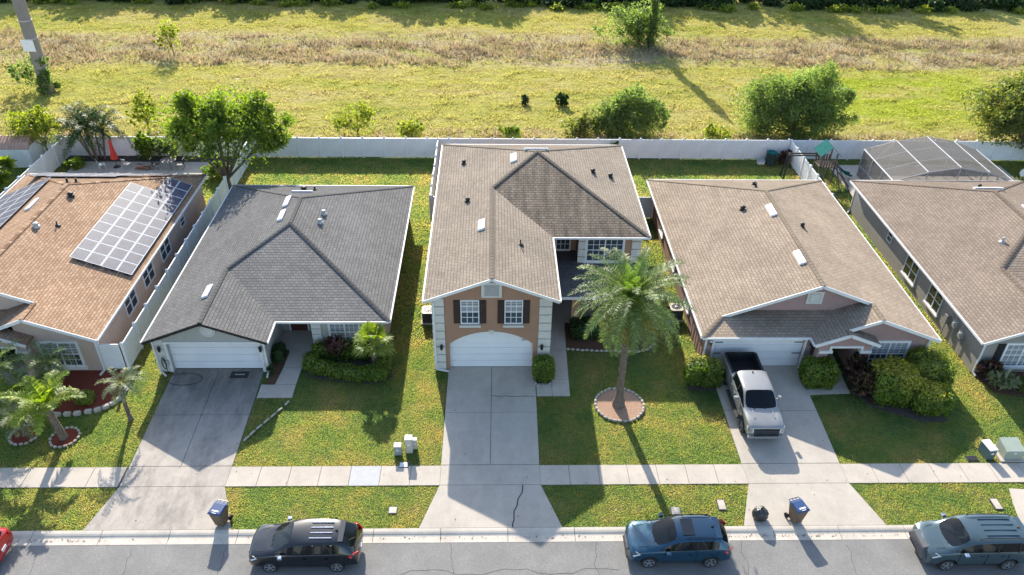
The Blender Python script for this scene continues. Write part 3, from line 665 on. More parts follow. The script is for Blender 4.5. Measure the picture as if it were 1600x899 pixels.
# ---- house 3: two storey brown house
def brown_house():
    XL, XR, WX, YW, YM, YB, e = -3.7, 9.55, 3.62, 34.0, 40.6, 53.85, 5.0
    h, rf, g = hip_house('two storey brown house with white quoins, arched garage door and dark shuttered windows', 'brown_house', XL, XR, WX, YW, YM, YB, e, [M['sh_grey'], M['sh_grey_shaded_streaked']], 1, 'stucco_brown', M['sh_grey'])
    wt = e+.4*PT-.13
    walls(h, [(-3.27,34.56),(3.2,34.56),(3.2,42.3),(5.3,42.3),(5.3,41.0),(9.13,41.0),(9.13,53.4),(-3.27,53.4)], wt, M['stucco_brown'])
    a0, a1, zs, zc = -2.42, 2.27, 1.86, 2.72
    n = 16; cxx = (a0+a1)/2; hw = (a1-a0)/2; rise = zc-zs; R = (hw*hw+rise*rise)/(2*rise)
    th = math.asin(hw/R); arch = [(cxx+R*math.sin(t), zc-R+R*math.cos(t)) for t in np.linspace(-th, th, n)]
    xz(h, 'garage_front_wall', [(-3.27,-.05),(a0,-.05)]+arch+[(a1,-.05),(3.2,-.05),(3.2,5.02),(g['wc'],g['wz']-.12),(-3.27,5.02)], 34.24, .33, M['stucco_brown'])
    garage_door(h, a0-.05, a1+.05, 1.86, 34.47)
    mb = MB(); mb.slab([(x, 34.44, z) for x, z in [(a0,zs)]+arch+[(a1,zs)]], (0,.1,0)); mb.build('arch_panel', M['garage_white'], h, world=True)
    ks = MB(); ks.slab([(cxx-.09,34.17,zc-.14),(cxx+.09,34.17,zc-.14),(cxx+.15,34.17,zc+.14),(cxx-.15,34.17,zc+.14)], (0,.068,0)); ks.build('keystone', M['cream'], h, world=True)
    for q0, q1 in ((-3.30, -2.64), (2.54, 3.23)):
        mb = MB()
        for k in range(9): mb.box(q0, q1, 34.17, 34.237, .06+k*.555, .06+k*.555+.50)
        mb.build('quoin_block', M['cream'], h, world=True)
    for x0, x1 in ((-1.72,-.75),(.67,1.62)):
        opening(h, 'window', 'front', 34.24, x0+.03, x1-.03, 3.36, 4.84, 3, 4, False, .05, 'white', False, blind=.5)
        sl_ = MB(); sl_.box(x0-.1, x1+.1, 34.1, 34.238, 3.10, 3.24); sl_.build('window_sill', M['cream'], h, world=True)
        for s0, s1 in ((x0-.4,x0-.03),(x1+.03,x1+.4)):
            sh = MB(); sh.box(s0, s1, 34.19, 34.238, 3.32, 4.88); sh.box(s0+.05, s1-.05, 34.175, 34.19, 3.42, 4.05); sh.box(s0+.05, s1-.05, 34.175, 34.19, 4.15, 4.8); sh.build('shutter', M['shutter'], h, world=True)
    gv = MB(); n = 10
    top = [(cxx+.02-.55+1.1*i/n, 5.92+.12*math.sin(math.pi*i/n)) for i in range(n+1)]
    gv.slab([(x, 34.16, z) for x, z in [(cxx-.53,5.08)]+top+[(cxx+.57,5.08)]], (0,.078,0)); v = gv.build('gable_vent_frame', M['cream'], h, world=True)
    lo = MB()
    for k in range(9): lo.box(cxx-.37, cxx+.41, 34.12+.01, 34.158, 5.2+k*.08, 5.25+k*.08)
    lo.build('louvre', M['flash'], v, world=True)
    lantern(h, -2.85, 34.17, 1.75); lantern(h, 2.75, 34.17, 1.75)
    downspout(h, -3.2, 34.2, 4.8, toe=(.7,-.15))
    opening(h, 'window', 'front', 41.0, 5.85, 8.0, 3.1, 4.6, 6, 4, True, .14, 'trim', True)
    opening(h, 'window', 'front', 42.3, 4.05, 4.85, 3.1, 4.6, 3, 4, False, .1, 'trim', False)
    for q0, q1 in ((5.3,5.65+.1),(8.6,9.16)):
        mb = MB()
        for k in range(9): mb.box(q0-.03, q1, 40.94, 40.998, .06+k*.555, .06+k*.555+.50)
        mb.build('quoin_block', M['cream'], h, world=True)
    # entry porch roof over columns
    pr = roof(h, [[(3.25,37.7,2.62),(9.5,37.7,2.62),(9.5,41.0,2.95),(3.25,41.0,2.95)]], [M['sh_dark']], name='porch_roof')
    pr2 = roof(h, [[(3.25,41.02,2.952),(5.28,41.02,2.952),(5.28,42.3,3.0),(3.25,42.3,3.0)]], [M['sh_dark']], name='porch_roof')
    strips(h, 'porch_gutter', [((3.25,37.66,2.58),(9.5,37.66,2.58)),((9.53,37.66,2.58),(9.53,41,2.9))], M['trim'], .1, .14, -.04)
    for cx_ in (5.0, 9.1):
        co = MB(); co.box(cx_-.25, cx_+.25, 37.95, 38.45, 0, 2.5); c_ = co.build('porch_column', M['stucco_brown'], h, world=True)
        b_ = MB(); b_.box(cx_-.3, cx_+.3, 37.9, 38.5, 0, .25); b_.build('column_base', M['cream'], c_, world=True)
    bm_ = MB(); bm_.box(3.25, 9.4, 38.0, 38.4, 2.3, 2.5); bm_.build('porch_beam', M['stucco_brown'], h, world=True)
    front_door(h, 3.6, 4.7, 42.3); opening(h, 'window', 'front', 41.0, 6.0, 8.0, .9, 2.1, 4, 2, True, .1, 'trim', False)
    for y in (37.5, 43.5, 49): opening(h, 'window', 'left', -3.27, y, y+.9, 3.3, 4.5, 2, 2, False, .06, 'trim', False)
    for y in (43.0, 48.5): opening(h, 'window', 'right', 9.13, y, y+.9, 3.3, 4.5, 2, 2, False, .06, 'trim', False)
    L, R_, WR = g['L'], g['R'], g['WR']
    off_ridge_vent(rf, on(L, 1.36, 47.3), -1, 1.1, .4); off_ridge_vent(rf, on(L, -.67, 39.9), -1, 1.1, .4)
    for p in ((-1.98,49.2),(-1.57,43.5)): turtle_vent(rf, on(L, *p), 'black', .14)
    for p in ((6.65,47.0),(7.89,47.3)): turtle_vent(rf, on(R_, *p), 'black', .15)
    pipe_vent(rf, on(WR, 1.6, 38.4), 'black', .04, .35)
    off_ridge_vent(rf, on(g['B'], 2.9, 48.0), 1, 1.6, .3, axis='x')
    text(h, '2387', (1.75, 34.37, 2.03), .12, 'blackmetal')
    return h
def gable_house(label, name, XL, XR, YG, YB, WL, rx, YW, YE, e, mats, frontwall, sidewall, cap, shadewin=True, garage=True):
    """hip roof; big front gable set back over a garage skirt roof, right wing gable and a small entry gable"""
    h = thing(name, label, 'house', (XL+.4, YG+.4, 0))
    half = (XR-XL)/2; cx = (XL+XR)/2; zp = e+PT*half; gg = 1.3; gw = 1.7
    Yg = YG+gg; Yw = YG+gw; rz = e+PT*(XR-rx); BA = (cx, Yg, zp); RP = (cx, YB-half, zp)
    ex = WL+1.82; ez = e+PT*1.82; YF = YW+.38
    # the wing's left slope has its own eave height so that it meets the ridge
    def wl(x): return rz-PT*(rx-x)
    wle = wl(WL)
    faces = [[(XL,YB,e),(XL,YG,e),(XL+gg,Yg,e+PT*gg),BA,RP],
             [(XR,YW,e),(XR,YB,e),RP,BA,(rx,Yg,rz),(rx,YW,rz)],
             [(XR,YB,e),(XL,YB,e),RP],
             [(XL,YG,e),(WL,YG,e),(WL+gw,Yw,e+PT*gw),(XL+gw,Yw,e+PT*gw)],
             [(WL,YE,wle),(ex,YE,wl(ex)),(ex,YW,wl(ex)),(rx,YW,rz),(rx,Yw,rz),(WL+gw,Yw,wl(WL+gw)),(WL,YG,wle)],
             [(ex,YE,wl(ex)),(2*ex-WL,YE,wle),(2*ex-WL,YF,wle),(ex,YF,wl(ex))]]
    rf = roof(h, faces, mats)
    caps(rf, [(BA,RP),((XR,YB,e),RP),((XL,YB,e),RP),((XL,YG,e),(XL+gg,Yg,e+PT*gg)),((rx,YW,rz),(rx,Yg,rz)),((ex,YE,wl(ex)),(ex,YW,wl(ex)))], cap)
    strips(h, 'gutter', [((XL-.03,YG,e),(XL-.03,YB,e)),((XR+.03,YW,e),(XR+.03,YB,e)),((XL,YG-.03,e),(WL,YG-.03,e)),((WL-.03,YE,wle),(WL-.03,YG-.1,wle)),((XL,YB+.03,e),(XR,YB+.03,e))], M['trim'], .11, .12, -.07)
    T = lambda x, y, z: (x, y-.025, z)
    strips(h, 'rake_board', [(T(XL+gg,Yg,e+PT*gg),T(*BA)),(T(*BA),T(rx,Yg,rz)),(T(ex,YW,wl(ex)),T(rx,YW,rz)),(T(rx,YW,rz),T(XR,YW,e)),
                             (T(WL,YE,wle),T(ex,YE,wl(ex))),(T(ex,YE,wl(ex)),T(2*ex-WL,YE,wle))], M['trim'], .05, .19, -.09)
    xz(h, 'gable_wall', [(XL+gw,e+PT*gw-.2),(cx,zp-.12),(rx+.3,rz-.2),(rx,rz-.6),(WL+gw,e+PT*gw-.2)], Yw-.02, .12, frontwall)
    wt = e+.4*PT-.13
    a0, a1, zt = XL+.88, WL-.12, 2.05
    YGw = YG+.4; YFw = YF
    # footprint: garage, recessed entry, wing
    walls(h, [(XL+.4,YGw+.3),(WL+.35,YGw+.3),(WL+.35,YGw+2.2),(WL+2.7,YGw+2.2),(WL+2.7,YFw+.3),(XR-.4,YFw+.3),(XR-.4,YB-.4),(XL+.4,YB-.4)], wt, sidewall)
    xz(h, 'garage_front_wall', [(XL+.4,-.05),(a0,-.05),(a0,zt),(a1,zt),(a1,-.05),(WL+.35,-.05),(WL+.35,wt),(XL+.4,wt)], YGw, .298, frontwall)
    garage_door(h, a0, a1, zt, YGw+.12)
    mb = MB(); mb.box(a0-.14, a0-.002, YGw-.05, YGw-.002, 0, zt+.12); mb.box(a1+.002, a1+.14, YGw-.05, YGw-.002, 0, zt+.12); mb.box(a0, a1, YGw-.05, YGw-.002, zt+.002, zt+.12); mb.build('garage_trim', M['trim'], h, world=True)
    # wing facade
    xz(h, 'wing_front_wall', [(WL+2.7,-.05),(XR-.4,-.05),(XR-.4,e+.1*PT),(rx,rz-.12),(WL+2.7,wl(WL+2.7)-.12)], YFw, .298, frontwall)
    xz(h, 'entry_gable_wall', [(WL+.37,2.2),(2*ex-WL-.3,2.2),(2*ex-WL-.3,wle-.05),(ex,wl(ex)-.12),(WL+.37,wle)], YE+.3, .15, frontwall)
    mb = MB(); ymb = YE+.25
    mb.box(WL+1.0, WL+2.9, ymb, ymb+.048, 2.06, 2.2); mb.box(WL+.45, WL+1.2, ymb-.05, ymb+.3, 1.72, 1.9); mb.box(WL+2.75, WL+3.4, ymb-.05, ymb+.3, 1.72, 1.9)
    mb.box(WL+1.0, WL+1.13, ymb, ymb+.048, 1.9, 2.06); mb.box(WL+2.77, WL+2.9, ymb, ymb+.048, 1.9, 2.06); mb.build('entry_trim', M['trim'], h, world=True)
    co = MB(); co.box(WL+.38, WL+1.0, YE+.3, YE+.7, -.05, 2.2); co.build('entry_pier', frontwall, h, world=True); co = MB(); co.box(WL+2.9, 2*ex-WL-.3, YE+.3, YFw-.01, -.05, 2.19); co.build('entry_pier', frontwall, h, world=True)
    front_door(h, WL+.6, WL+1.6, YGw+2.2, 2.05, 'darkglass')
    return h, rf, dict(cx=cx, zp=zp, rx=rx, rz=rz, L=lambda x, y: e+PT*(x-XL), R=lambda x, y: e+PT*(XR-x), B=lambda x, y: e+PT*(YB-y), Yw=Yw, YF=YFw, a=(a0, a1), YG=YGw)
def pink_house():
    XL, XR = 11.7, 24.98
    h, rf, g = gable_house('dusty pink stucco house with tan roof, square gable ornament and pickup in the driveway', 'pink_house', XL, XR, 34.0, 53.2, 17.8, 21.38, 33.72, 33.3, 2.5, [M['sh_tan']], M['stucco_pink'], M['stucco_rust'], M['sh_tan'])
    y = g['Yw']-.02
    mb = MB(); c = 18.2; z0, z1 = 3.62, 4.46
    for k, (o, d) in enumerate(((0,.04),(.13,.07),(.26,.04))): mb.box(c-.46+o, c+.46-o, y-.04-d*.5, y-.003, z0+o*.9, z1-o*.9)
    v = mb.build('gable_ornament', M['cream'], h, world=True)
    q = MB(); o = .17
    for a_, b_, c_, d_ in ((c-.46+o,c+.46-o,z0+o*.9,z0+o*.9+.03),(c-.46+o,c+.46-o,z1-o*.9-.03,z1-o*.9),(c-.46+o,c-.43+o,z0+o,z1-o),(c+.43-o,c+.46-o,z0+o,z1-o)): q.box(a_, b_, y-.082, y-.0755, c_, d_)
    q.build('ornament_groove', M['flash'], v, world=True)
    q = MB()
    for i in (-1, 1):
        for j in (-1, 1): q.box(c+i*.085-.055, c+i*.085+.055, y-.072, y-.061, 4.04+j*.08-.05, 4.04+j*.08+.05)
    q.build('ornament_square', M['flash'], v, world=True)
    opening(h, 'window', 'front', g['YF'], 21.5, 23.45, .45, 2.05, 6, 4, True, .14, 'trim', True, blind=.55)
    for (x, z) in ((g['a'][0]+.02,1.75),(g['a'][1]-.5,1.75),(g['a'][1]-.5,.95),(g['a'][0]+.02,.95)):
        hb = MB(); hb.box(x, x+.48, g['YG']+.085, g['YG']+.105, z-.025, z+.025); hb.build('hinge_strap', M['blackmetal'], h, world=True)
    lantern(h, 12.3, g['YG'], 1.85, 'chrome'); lantern(h, 17.98, g['YG'], 1.85, 'chrome')
    for p in ((17.95,44.0),(17.96,38.35)): off_ridge_vent(rf, on(g['L'], *p), -1, 1.35, .36)
    turtle_vent(rf, on(g['L'], 16.53, 45.2), 'black', .16); turtle_vent(rf, on(g['R'], 19.6, 42.6), 'black', .13)
    turtle_vent(rf, on(g['B'], 18.6, 49.6), 'black', .15); pipe_vent(rf, on(g['B'], 18.2, 48.2), 'black')
    downspout(h, 24.62, g['YF']-.02, 2.4, toe=(.0,-.3)); downspout(h, 12.05, g['YG']-.02, 2.4, toe=(-.3,-.2)); downspout(h, 17.75, g['YG']-.02, 2.4, toe=(-.1,-.1))
    for yy in (38.6, 43.2, 47.5): opening(h, 'window', 'left', 12.1, yy, yy+1.0, .9, 2.0, 2, 2, False, .06, 'trim', True)
    for yy in (38, 42.5): opening(h, 'window', 'right', 24.58, yy, yy+1.0, .9, 2.0, 2, 2, False, .06, 'trim', True)
    mb = MB()
    for yy in (35.2, 36.2, 37.2): mb.tube([(12.05,yy,0),(12.03,yy,1.2),(12.05,yy+.15,1.5)], .03, 6)
    mb.build('wall_conduit', M['stucco_rust'], h, world=True)
    return h
def peach_house():
    XL, XR = -34.85, -21.55
    h, rf, g = gable_house('peach stucco house under terracotta roof with solar panels, left edge of the street', 'peach_house', XL, XR, 34.05, 53.7, -28.75, -25.15, 33.8, 33.35, 2.5, [M['sh_orange']], M['stucco_peach'], M['stucco_peach'], M['sh_orange'])
    opening(h, 'window', 'front', g['YF'], -24.95, -23.0, .45, 2.0, 6, 4, True, .14, 'trim', True, blind=.5)
    for (a, b, z0, z1) in ((41.15,42.7,.75,1.85),(44.25,45.8,.75,1.85)): opening(h, 'window', 'right', -21.95, a, b, z0+.05, z1+.1, 2, 2, True, .07, 'trim', False, grid=False)
    opening(h, 'window', 'right', -21.95, 48.2, 48.95, 1.1, 1.7, 2, 2, False, .05, 'trim', False, grid=False)
    opening(h, 'window', 'right', -21.95, 38.2, 39.7, .8, 1.95, 2, 2, True, .07, 'trim', False, grid=False)
    downspout(h, -21.9, g['YF'], 2.4, toe=(-.1,-.4))
    # solar panels as pieces of the roof
    cell = newsolar(); th = math.atan(PT)
    def panel_set(fn, x0, x1, nc, rows, sgn):
        w = (x1-x0)/nc
        for c in range(nc):
            for r in range(rows[c][1]):
                y = rows[c][0]+r*1.065
                mb = MB(); a, b = x0+c*w+.012, x0+(c+1)*w-.012
                P = [(a,y+.012),(b,y+.012),(b,y+1.053),(a,y+1.053)]
                lift = .14
                mb.slab([(x, yy, fn(x, yy)+lift) for x, yy in P], (0,0,.035), 1)
                s = .033; Q = [(a+s,y+.012+s),(b-s,y+.012+s),(b-s,y+1.053-s),(a+s,y+1.053-s)]
                mb.face([(x, yy, fn(x, yy)+lift+.039) for x, yy in Q], 0)
                mb.build('solar_panel', [cell, M['panelframe']], rf, world=True)
    panel_set(g['R'], -25.15, -21.8, 4, [(39.75,9),(39.75,9),(39.75,11),(39.75,11)], 1)
    panel_set(g['L'], -34.4, -30.65, 3, [(40.0,9),(39.0,10),(39.0,10)], -1)
    panel_set(lambda x, y: g['B'](x, y), -33.2, -23.6, 6, [(51.0,2),(50.6,2),(50.6,2),(50.6,2),(51.3,1),(51.7,1)], 1)
    rl = MB()
    for x in (-24.7,-23.9,-22.9,-22.1): rl.beam((x,39.7,g['R'](x,0)+.08), (x,49.4 if x < -23.4 else 51.5,g['R'](x,0)+.08), .05, .1)
    for x in (-34,-33.2,-32.8,-31.9,-31.5,-30.9): rl.beam((x,39.1,g['L'](x,0)+.08), (x,49.4,g['L'](x,0)+.08), .05, .1)
    rl.build('panel_rail', M['blackmetal'], rf, world=True)
    turtle_vent(rf, on(g['R'], -27.5, 45.9), 'black', .18); turtle_vent(rf, on(g['R'], -27.75, 41.8), 'flash', .17); pipe_vent(rf, on(g['R'], -26.9, 42.5), 'black', .04, .3)
    off_ridge_vent(rf, on(g['L'], -29.8, 45.3), -1, 1.4, .36)
    pipe_vent(rf, on(g['B'], -28.0, 47.9), 'black'); pipe_vent(rf, on(g['B'], -28.6, 47.9), 'black')
    return h
M['panelframe'] = simple('panel_frame', (.62,.62,.64), (.55,.55,.57), 4, .6)
def newsolar():
    m, nt, p = newmat('solar_cells')
    tc = N(nt, 'ShaderNodeTexCoord'); br = N(nt, 'ShaderNodeTexBrick', Scale=1.0); br.offset = 0
    br.inputs['Brick Width'].default_value = .156; br.inputs['Row Height'].default_value = .156; br.inputs['Mortar Size'].default_value = .005
    br.inputs['Color1'].default_value = c4((.055,.06,.09)); br.inputs['Color2'].default_value = c4((.07,.075,.11)); br.inputs['Mortar'].default_value = c4((.12,.125,.15))
    nt.links.new(tc.outputs['Object'], br.inputs['Vector']); n = noise(nt, 1.7, 6, .8); r = ramp(nt, n.outputs[0], [(.35, (.85,.85,.85)), (.65, (1.25,1.25,1.25))])
    nt.links.new(mix(nt, 1.0, br.outputs[0], r.outputs[0], 'MULTIPLY'), p.inputs['Base Color']); p.inputs['Roughness'].default_value = .5; p.inputs['Specular IOR Level'].default_value = .10
    return m
def slate_house():
    XL, XR, WX, YW, YM, YB, e = 27.3, 40.6, 34.3, 33.45, 35.5, 53.2, 2.5
    h, rf, g = hip_house('warm grey house with brown roof and black shutters at the right edge', 'grey_brown_roof_house', XL, XR, WX, YW, YM, YB, e, [M['sh_brown']], 0, 'stucco_slate', M['sh_brown'])
    wt = e+.4*PT-.13
    walls(h, [(27.7,33.9),(33.9,33.9),(33.9,36.0),(40.2,36.0),(40.2,52.8),(27.7,52.8)], wt, M['stucco_slate'])
    xz(h, 'gable_wall', [(27.7,wt-.02),(33.9,wt-.02),(g['wc'],g['wz']-.12)], 33.88, .1, M['stucco_slate'])
    opening(h, 'window', 'front', 33.9, 29.1, 31.1, .55, 2.05, 6, 4, True, .12, 'white', True, blind=.96)
    for a, b in ((28.55,28.95),(31.25,31.65)):
        sh = MB(); sh.box(a, b, 33.84, 33.898, .5, 2.1); sh.build('shutter', M['black'], h, world=True)
    for (a, b, z0, z1) in ((41.9,43.5,.65,1.95),(38.6,40.1,.65,1.95)): opening(h, 'window', 'left', 27.7, a, b, z0, z1, 2, 2, True, .05, 'trim', True, grid=False, glassmat='darkglass')
    opening(h, 'window', 'left', 27.7, 46.0, 46.6, 1.3, 2.0, 2, 2, False, .05, 'trim', False, grid=False)
    downspout(h, 27.72, 33.86, 2.4, toe=(0,-.3)); downspout(h, 27.72, 52.9, 2.4, 'trim', toe=(-.3,-.3))
    for yy, z in ((35.8,1.3),(36.6,1.45)):
        mb = MB(); mb.box(27.5, 27.698, yy-.16, yy+.16, z-.25, z+.2); mb.lathe((27.46, yy, z), [(.1,-.04),(.11,.04)], 10, axis='x'); mb.tube([(27.6,yy,0),(27.6,yy,z)], .03, 6); mb.tube([(27.6,yy+.1,z),(27.6,yy+.1,2.4)], .025, 6)
        mb.build('utility_meter', M['flash'], h, world=True)
    mb = MB(); mb.box(27.45, 27.698, 37.3, 37.6, .9, 1.5); mb.tube([(27.6,37.45,0),(27.6,37.45,.9)], .03, 6); mb.build('breaker_box', M['stucco_slate'], h, world=True)
    pipe_vent(rf, on(g['L'], 31.9, 41.3), 'flash', .08); off_ridge_vent(rf, on(g['B'], 34.3, 47.8), 1, 2.0, .3, axis='x'); off_ridge_vent(rf, on(g['R'], 35.6, 45), 1, 1.2, .36); turtle_vent(rf, on(g['B'], 34.2, 48.6), 'black', .12)
    return h
for f_ in (peach_house, grey_house, brown_house, pink_house, slate_house): f_()
# ---------------------------------------------------------------- fences
def fence(name, label, p0, p1, n=None, h=1.83, end_post=True):
    p0 = Vector((p0[0], p0[1], 0)); p1 = Vector((p1[0], p1[1], 0)); d = p1-p0; L = d.length; n = n or max(1, round(L/1.83)); w = L/n
    t = thing(name, label, 'fence', p0, math.atan2(d.y, d.x))
    pm = MB(); k = 12
    for i in range(k):
        a = .065+(w-.13)*i/k; b = .065+(w-.13)*(i+1)/k; th = .026 if i % 2 else .016
        pm.box(a, b, -th, th, .09, 1.66)
    pm.box(.065, w-.065, -.035, .035, 1.62, 1.76); pm.box(.065, w-.065, -.035, .035, .03, .15)
    first = pm.build('fence_panel', M['white'], t)
    for i in range(1, n):
        c = first.copy(); COL.objects.link(c); c.parent = t; c.location = (w*i, 0, 0)
    qm = MB(); qm.box(-.075, .075, -.075, .075, -.1, h); post = qm.build('fence_post', M['white'], t)
    cm = MB(); cm.add([(-.09,-.09,h),(.08,-.08,h),(.08,.08,h),(-.08,.08,h),(-.08,-.08,h+.03),(.08,-.08,h+.03),(.08,.08,h+.03),(-.08,.08,h+.03),(0,0,h+.1)],
           [(0,3,2,1),(0,1,5,4),(1,2,6,5),(2,3,7,6),(3,0,4,7),(4,5,8),(5,6,8),(6,7,8),(7,4,8)]); cap = cm.build('post_cap', M['white'], post)
    for i in range(1, n+(1 if end_post else 0)):
        c = post.copy(); COL.objects.link(c); c.parent = t; c.location = (w*i, 0, 0)
        k2 = cap.copy(); COL.objects.link(k2); k2.parent = c
    return t
fence('rear_fence', 'long white vinyl fence running across the picture between the back yards and the open field', (-49.5, 62.15), (49.3, 62.15), 54)
fence('side_fence', 'white vinyl fence between the solar panel house and the grey house', (-20.6, 34.35), (-20.6, 62.0), 15)
fence('front_fence_return', 'short white fence closing the gap beside the peach house front corner', (-21.95, 34.35), (-20.75, 34.35), 1, end_post=False)
fence('side_fence', 'white vinyl fence at far left beside the small shed', (-36.1, 47.0), (-36.1, 62.0), 8)
fence('side_fence', 'white vinyl fence along the left side of the two storey brown house', (-4.66, 51.75), (-4.66, 62.0), 6)
fence('fence_return', 'short white fence section by the rear left corner of the brown house', (-4.5, 51.75), (-3.4, 51.75), 1, end_post=False)
fence('fence_return', 'short white fence section between the brown house and the pink house', (9.2, 51.75), (12.0, 51.75), 2)
fence('side_fence', 'white vinyl fence behind the pink house beside the wooden playset', (25.72, 52.2), (25.72, 62.0), 6)
fence('fence_return', 'short white fence section at the rear right corner of the pink house', (24.75, 52.2), (25.6, 52.2), 1, end_post=False)

# ---------------------------------------------------------------- foliage
def rand_in_clumps(r, clumps, n, shell=.55):
    C = np.array([c[0] for c in clumps], float); R = np.array([c[1] if hasattr(c[1], '__len__') else (c[1],)*3 for c in clumps], float)
    w = R.prod(1)**(2/3); idx = r.choice(len(clumps), n, p=w/w.sum())
    d = r.normal(size=(n, 3)); d /= np.linalg.norm(d, axis=1)[:, None]
    rr = np.minimum(np.abs(r.normal(0, .30, n))+.32+.35*shell*r.random(n), 1.35)
    return C[idx]+d*R[idx]*rr[:, None], d
def leaves(name, clumps, n, size, mat, parent=None, seed=0, aspect=1.9, up=.4, loc=None, kind=None, zmin=None, shell=.55, droop=0.):
    """many small pointed leaf faces spread through ellipsoidal clumps"""
    r = np.random.default_rng(seed); P, d = rand_in_clumps(r, clumps, n, shell)
    if zmin is not None: k = P[:, 2] > zmin; P, d = P[k], d[k]
    n = len(P)
    nm = d*.35+r.normal(size=(n, 3))*.8+np.array([0, 0, up]); nm /= np.linalg.norm(nm, axis=1)[:, None]
    t = r.normal(size=(n, 3))+d*.5-np.array([0, 0, droop]); t -= nm*(t*nm).sum(1)[:, None]; t /= np.linalg.norm(t, axis=1)[:, None]
    b = np.cross(nm, t); s = size*(.6+.8*r.random(n))[:, None]
    V = np.stack([P-t*s*.5*aspect, P+b*s*.5, P+t*s*.5*aspect, P-b*s*.5], 1).reshape(-1, 3)
    F = np.arange(4*n).reshape(n, 4)
    return np_mesh(name, V, F, mat, parent, kind=kind, loc=loc)
def blob_clumps(r, c, R, k, rr=(.3,.5), flat=1.0, bottom=-.5):
    """sub-clumps spread on an uneven ellipsoid crown"""
    out = []
    while len(out) < k:
        d = np.array([r.gauss(0,1), r.gauss(0,1), r.gauss(0,1)]); d /= np.linalg.norm(d)
        if d[2] < bottom: continue
        q = r.uniform(.12, 1.0)**.7; f = r.uniform(*rr)
        out.append(((c[0]+d[0]*R[0]*q, c[1]+d[1]*R[1]*q, c[2]+d[2]*R[2]*q*flat), (sum(R)/3*f*r.uniform(.8,1.3),)*2+(sum(R)/3*f,)))
    return out
def leaf_points(r, c, R, cl, n, fill):
    """leaf positions: small twig tufts on the clumps, plus loose leaves through the whole crown"""
    nf = int(n*fill); P = []
    d = r.normal(size=(nf, 3)); d /= np.linalg.norm(d, axis=1)[:, None]; q = (.25+.75*r.random(nf)**.5)
    wob = 1+.16*np.sin(d[:,0]*5+c[0])+.13*np.sin(d[:,1]*6+d[:,2]*4)+.10*np.sin(d[:,2]*9+d[:,0]*7)
    P.append(np.array(c)+d*np.array(R)*(q*wob*.96)[:, None])
    C = np.array([a for a, b in cl]); S = np.array([b[0] for a, b in cl]); m = n-nf; K = max(6, m//26)
    w = S**2/(S**2).sum(); i = r.choice(len(cl), K, p=w); dd = r.normal(size=(K, 3)); dd /= np.linalg.norm(dd, axis=1)[:, None]
    tuft = C[i]+dd*(S[i]*(.45+.7*r.random(K)))[:, None]
    j = r.integers(0, K, m); P.append(tuft[j]+r.normal(size=(m, 3))*.13*max(.35, min(1.6, sum(R)/9)))
    P = np.concatenate(P); return P[P[:, 2] > .04]
def leaves_at(name, P, size, mat, parent, r, aspect=1.9):
    n = len(P); nm = r.normal(size=(n, 3))+np.array([0,0,.25]); nm /= np.linalg.norm(nm, axis=1)[:, None]
    t = r.normal(size=(n, 3)); t -= nm*(t*nm).sum(1)[:, None]; t /= np.linalg.norm(t, axis=1)[:, None]; b = np.cross(nm, t); s = size*(.55+.8*r.random(n))[:, None]
    V = np.stack([P-t*s*.5*aspect, P+b*s*.5, P+t*s*.5*aspect, P-b*s*.5], 1).reshape(-1, 3)
    return np_mesh(name, V, np.arange(4*n).reshape(n, 4), mat, parent)
def limbs(base, tips, r0, seed=0, split=.45):
    r = random.Random(seed); mb = MB(); b = Vector(base)
    zc = b.z+(min(t[2] for t in tips)-b.z)*split if tips else b.z+1
    fork = Vector((b.x+r.uniform(-.1,.1), b.y+r.uniform(-.1,.1), zc))
    mb.tube([b-Vector((0,0,.1)), b+Vector((0,0,.15)), (b+fork)/2+Vector((r.uniform(-.08,.08), r.uniform(-.08,.08), 0)), fork], [r0*1.35, r0*1.05, r0*.9, r0*.78], 9)
    for t in tips:
        t = Vector(t); m = fork.lerp(t, .5)+Vector((r.uniform(-.2,.2), r.uniform(-.2,.2), r.uniform(.0,.3)))
        mb.tube([fork, m, t], [r0*.5, r0*.28, r0*.08], 6)
        for _ in range(2):
            q = t+Vector((r.uniform(-.7,.7), r.uniform(-.7,.7), r.uniform(-.1,.6))); mb.tube([m, (m+q)/2+Vector((0,0,.15)), q], [r0*.2, r0*.12, r0*.04], 5)
    return mb
L1 = M['leaf_tree'] = leafmat('broad_leaves', (.07,.115,.03), (.125,.17,.045), (.34,.35,.08), .55, .7, (.13,.17,.03))
L2 = M['leaf_bush'] = leafmat('field_bush_leaves', (.095,.14,.055), (.17,.215,.09), (.28,.31,.12), .55, .6, (.17,.19,.07))
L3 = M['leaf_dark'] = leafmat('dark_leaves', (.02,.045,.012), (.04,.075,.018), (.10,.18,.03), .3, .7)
L4 = M['leaf_olive'] = leafmat('olive_leaves', (.08,.11,.04), (.135,.165,.065), (.28,.29,.09), .52, .6, (.20,.15,.05))
L5 = M['leaf_hedge'] = leafmat('hedge_leaves', (.07,.12,.018), (.13,.18,.025), (.26,.32,.03), .42, 1.5, (.26,.26,.04))
L6 = M['leaf_yellow'] = leafmat('yellow_green_leaves', (.11,.15,.03), (.20,.23,.045), (.32,.33,.07), .5, 1.5, (.30,.29,.07))
LY = M['leaf_gold'] = leafmat('golden_leaf_tips', (.19,.21,.03), (.33,.31,.04), (.26,.25,.03), .4, 1.5, (.48,.42,.08))
L7 = M['leaf_red'] = leafmat('croton_leaves', (.09,.02,.03), (.05,.045,.02), (.16,.10,.05), .3, 1.5, (.22,.16,.06))
L8 = M['palm_green'] = leafmat('palm_leaflets', (.095,.145,.055), (.19,.235,.10), (.24,.29,.09), .38, .8, (.30,.31,.17))
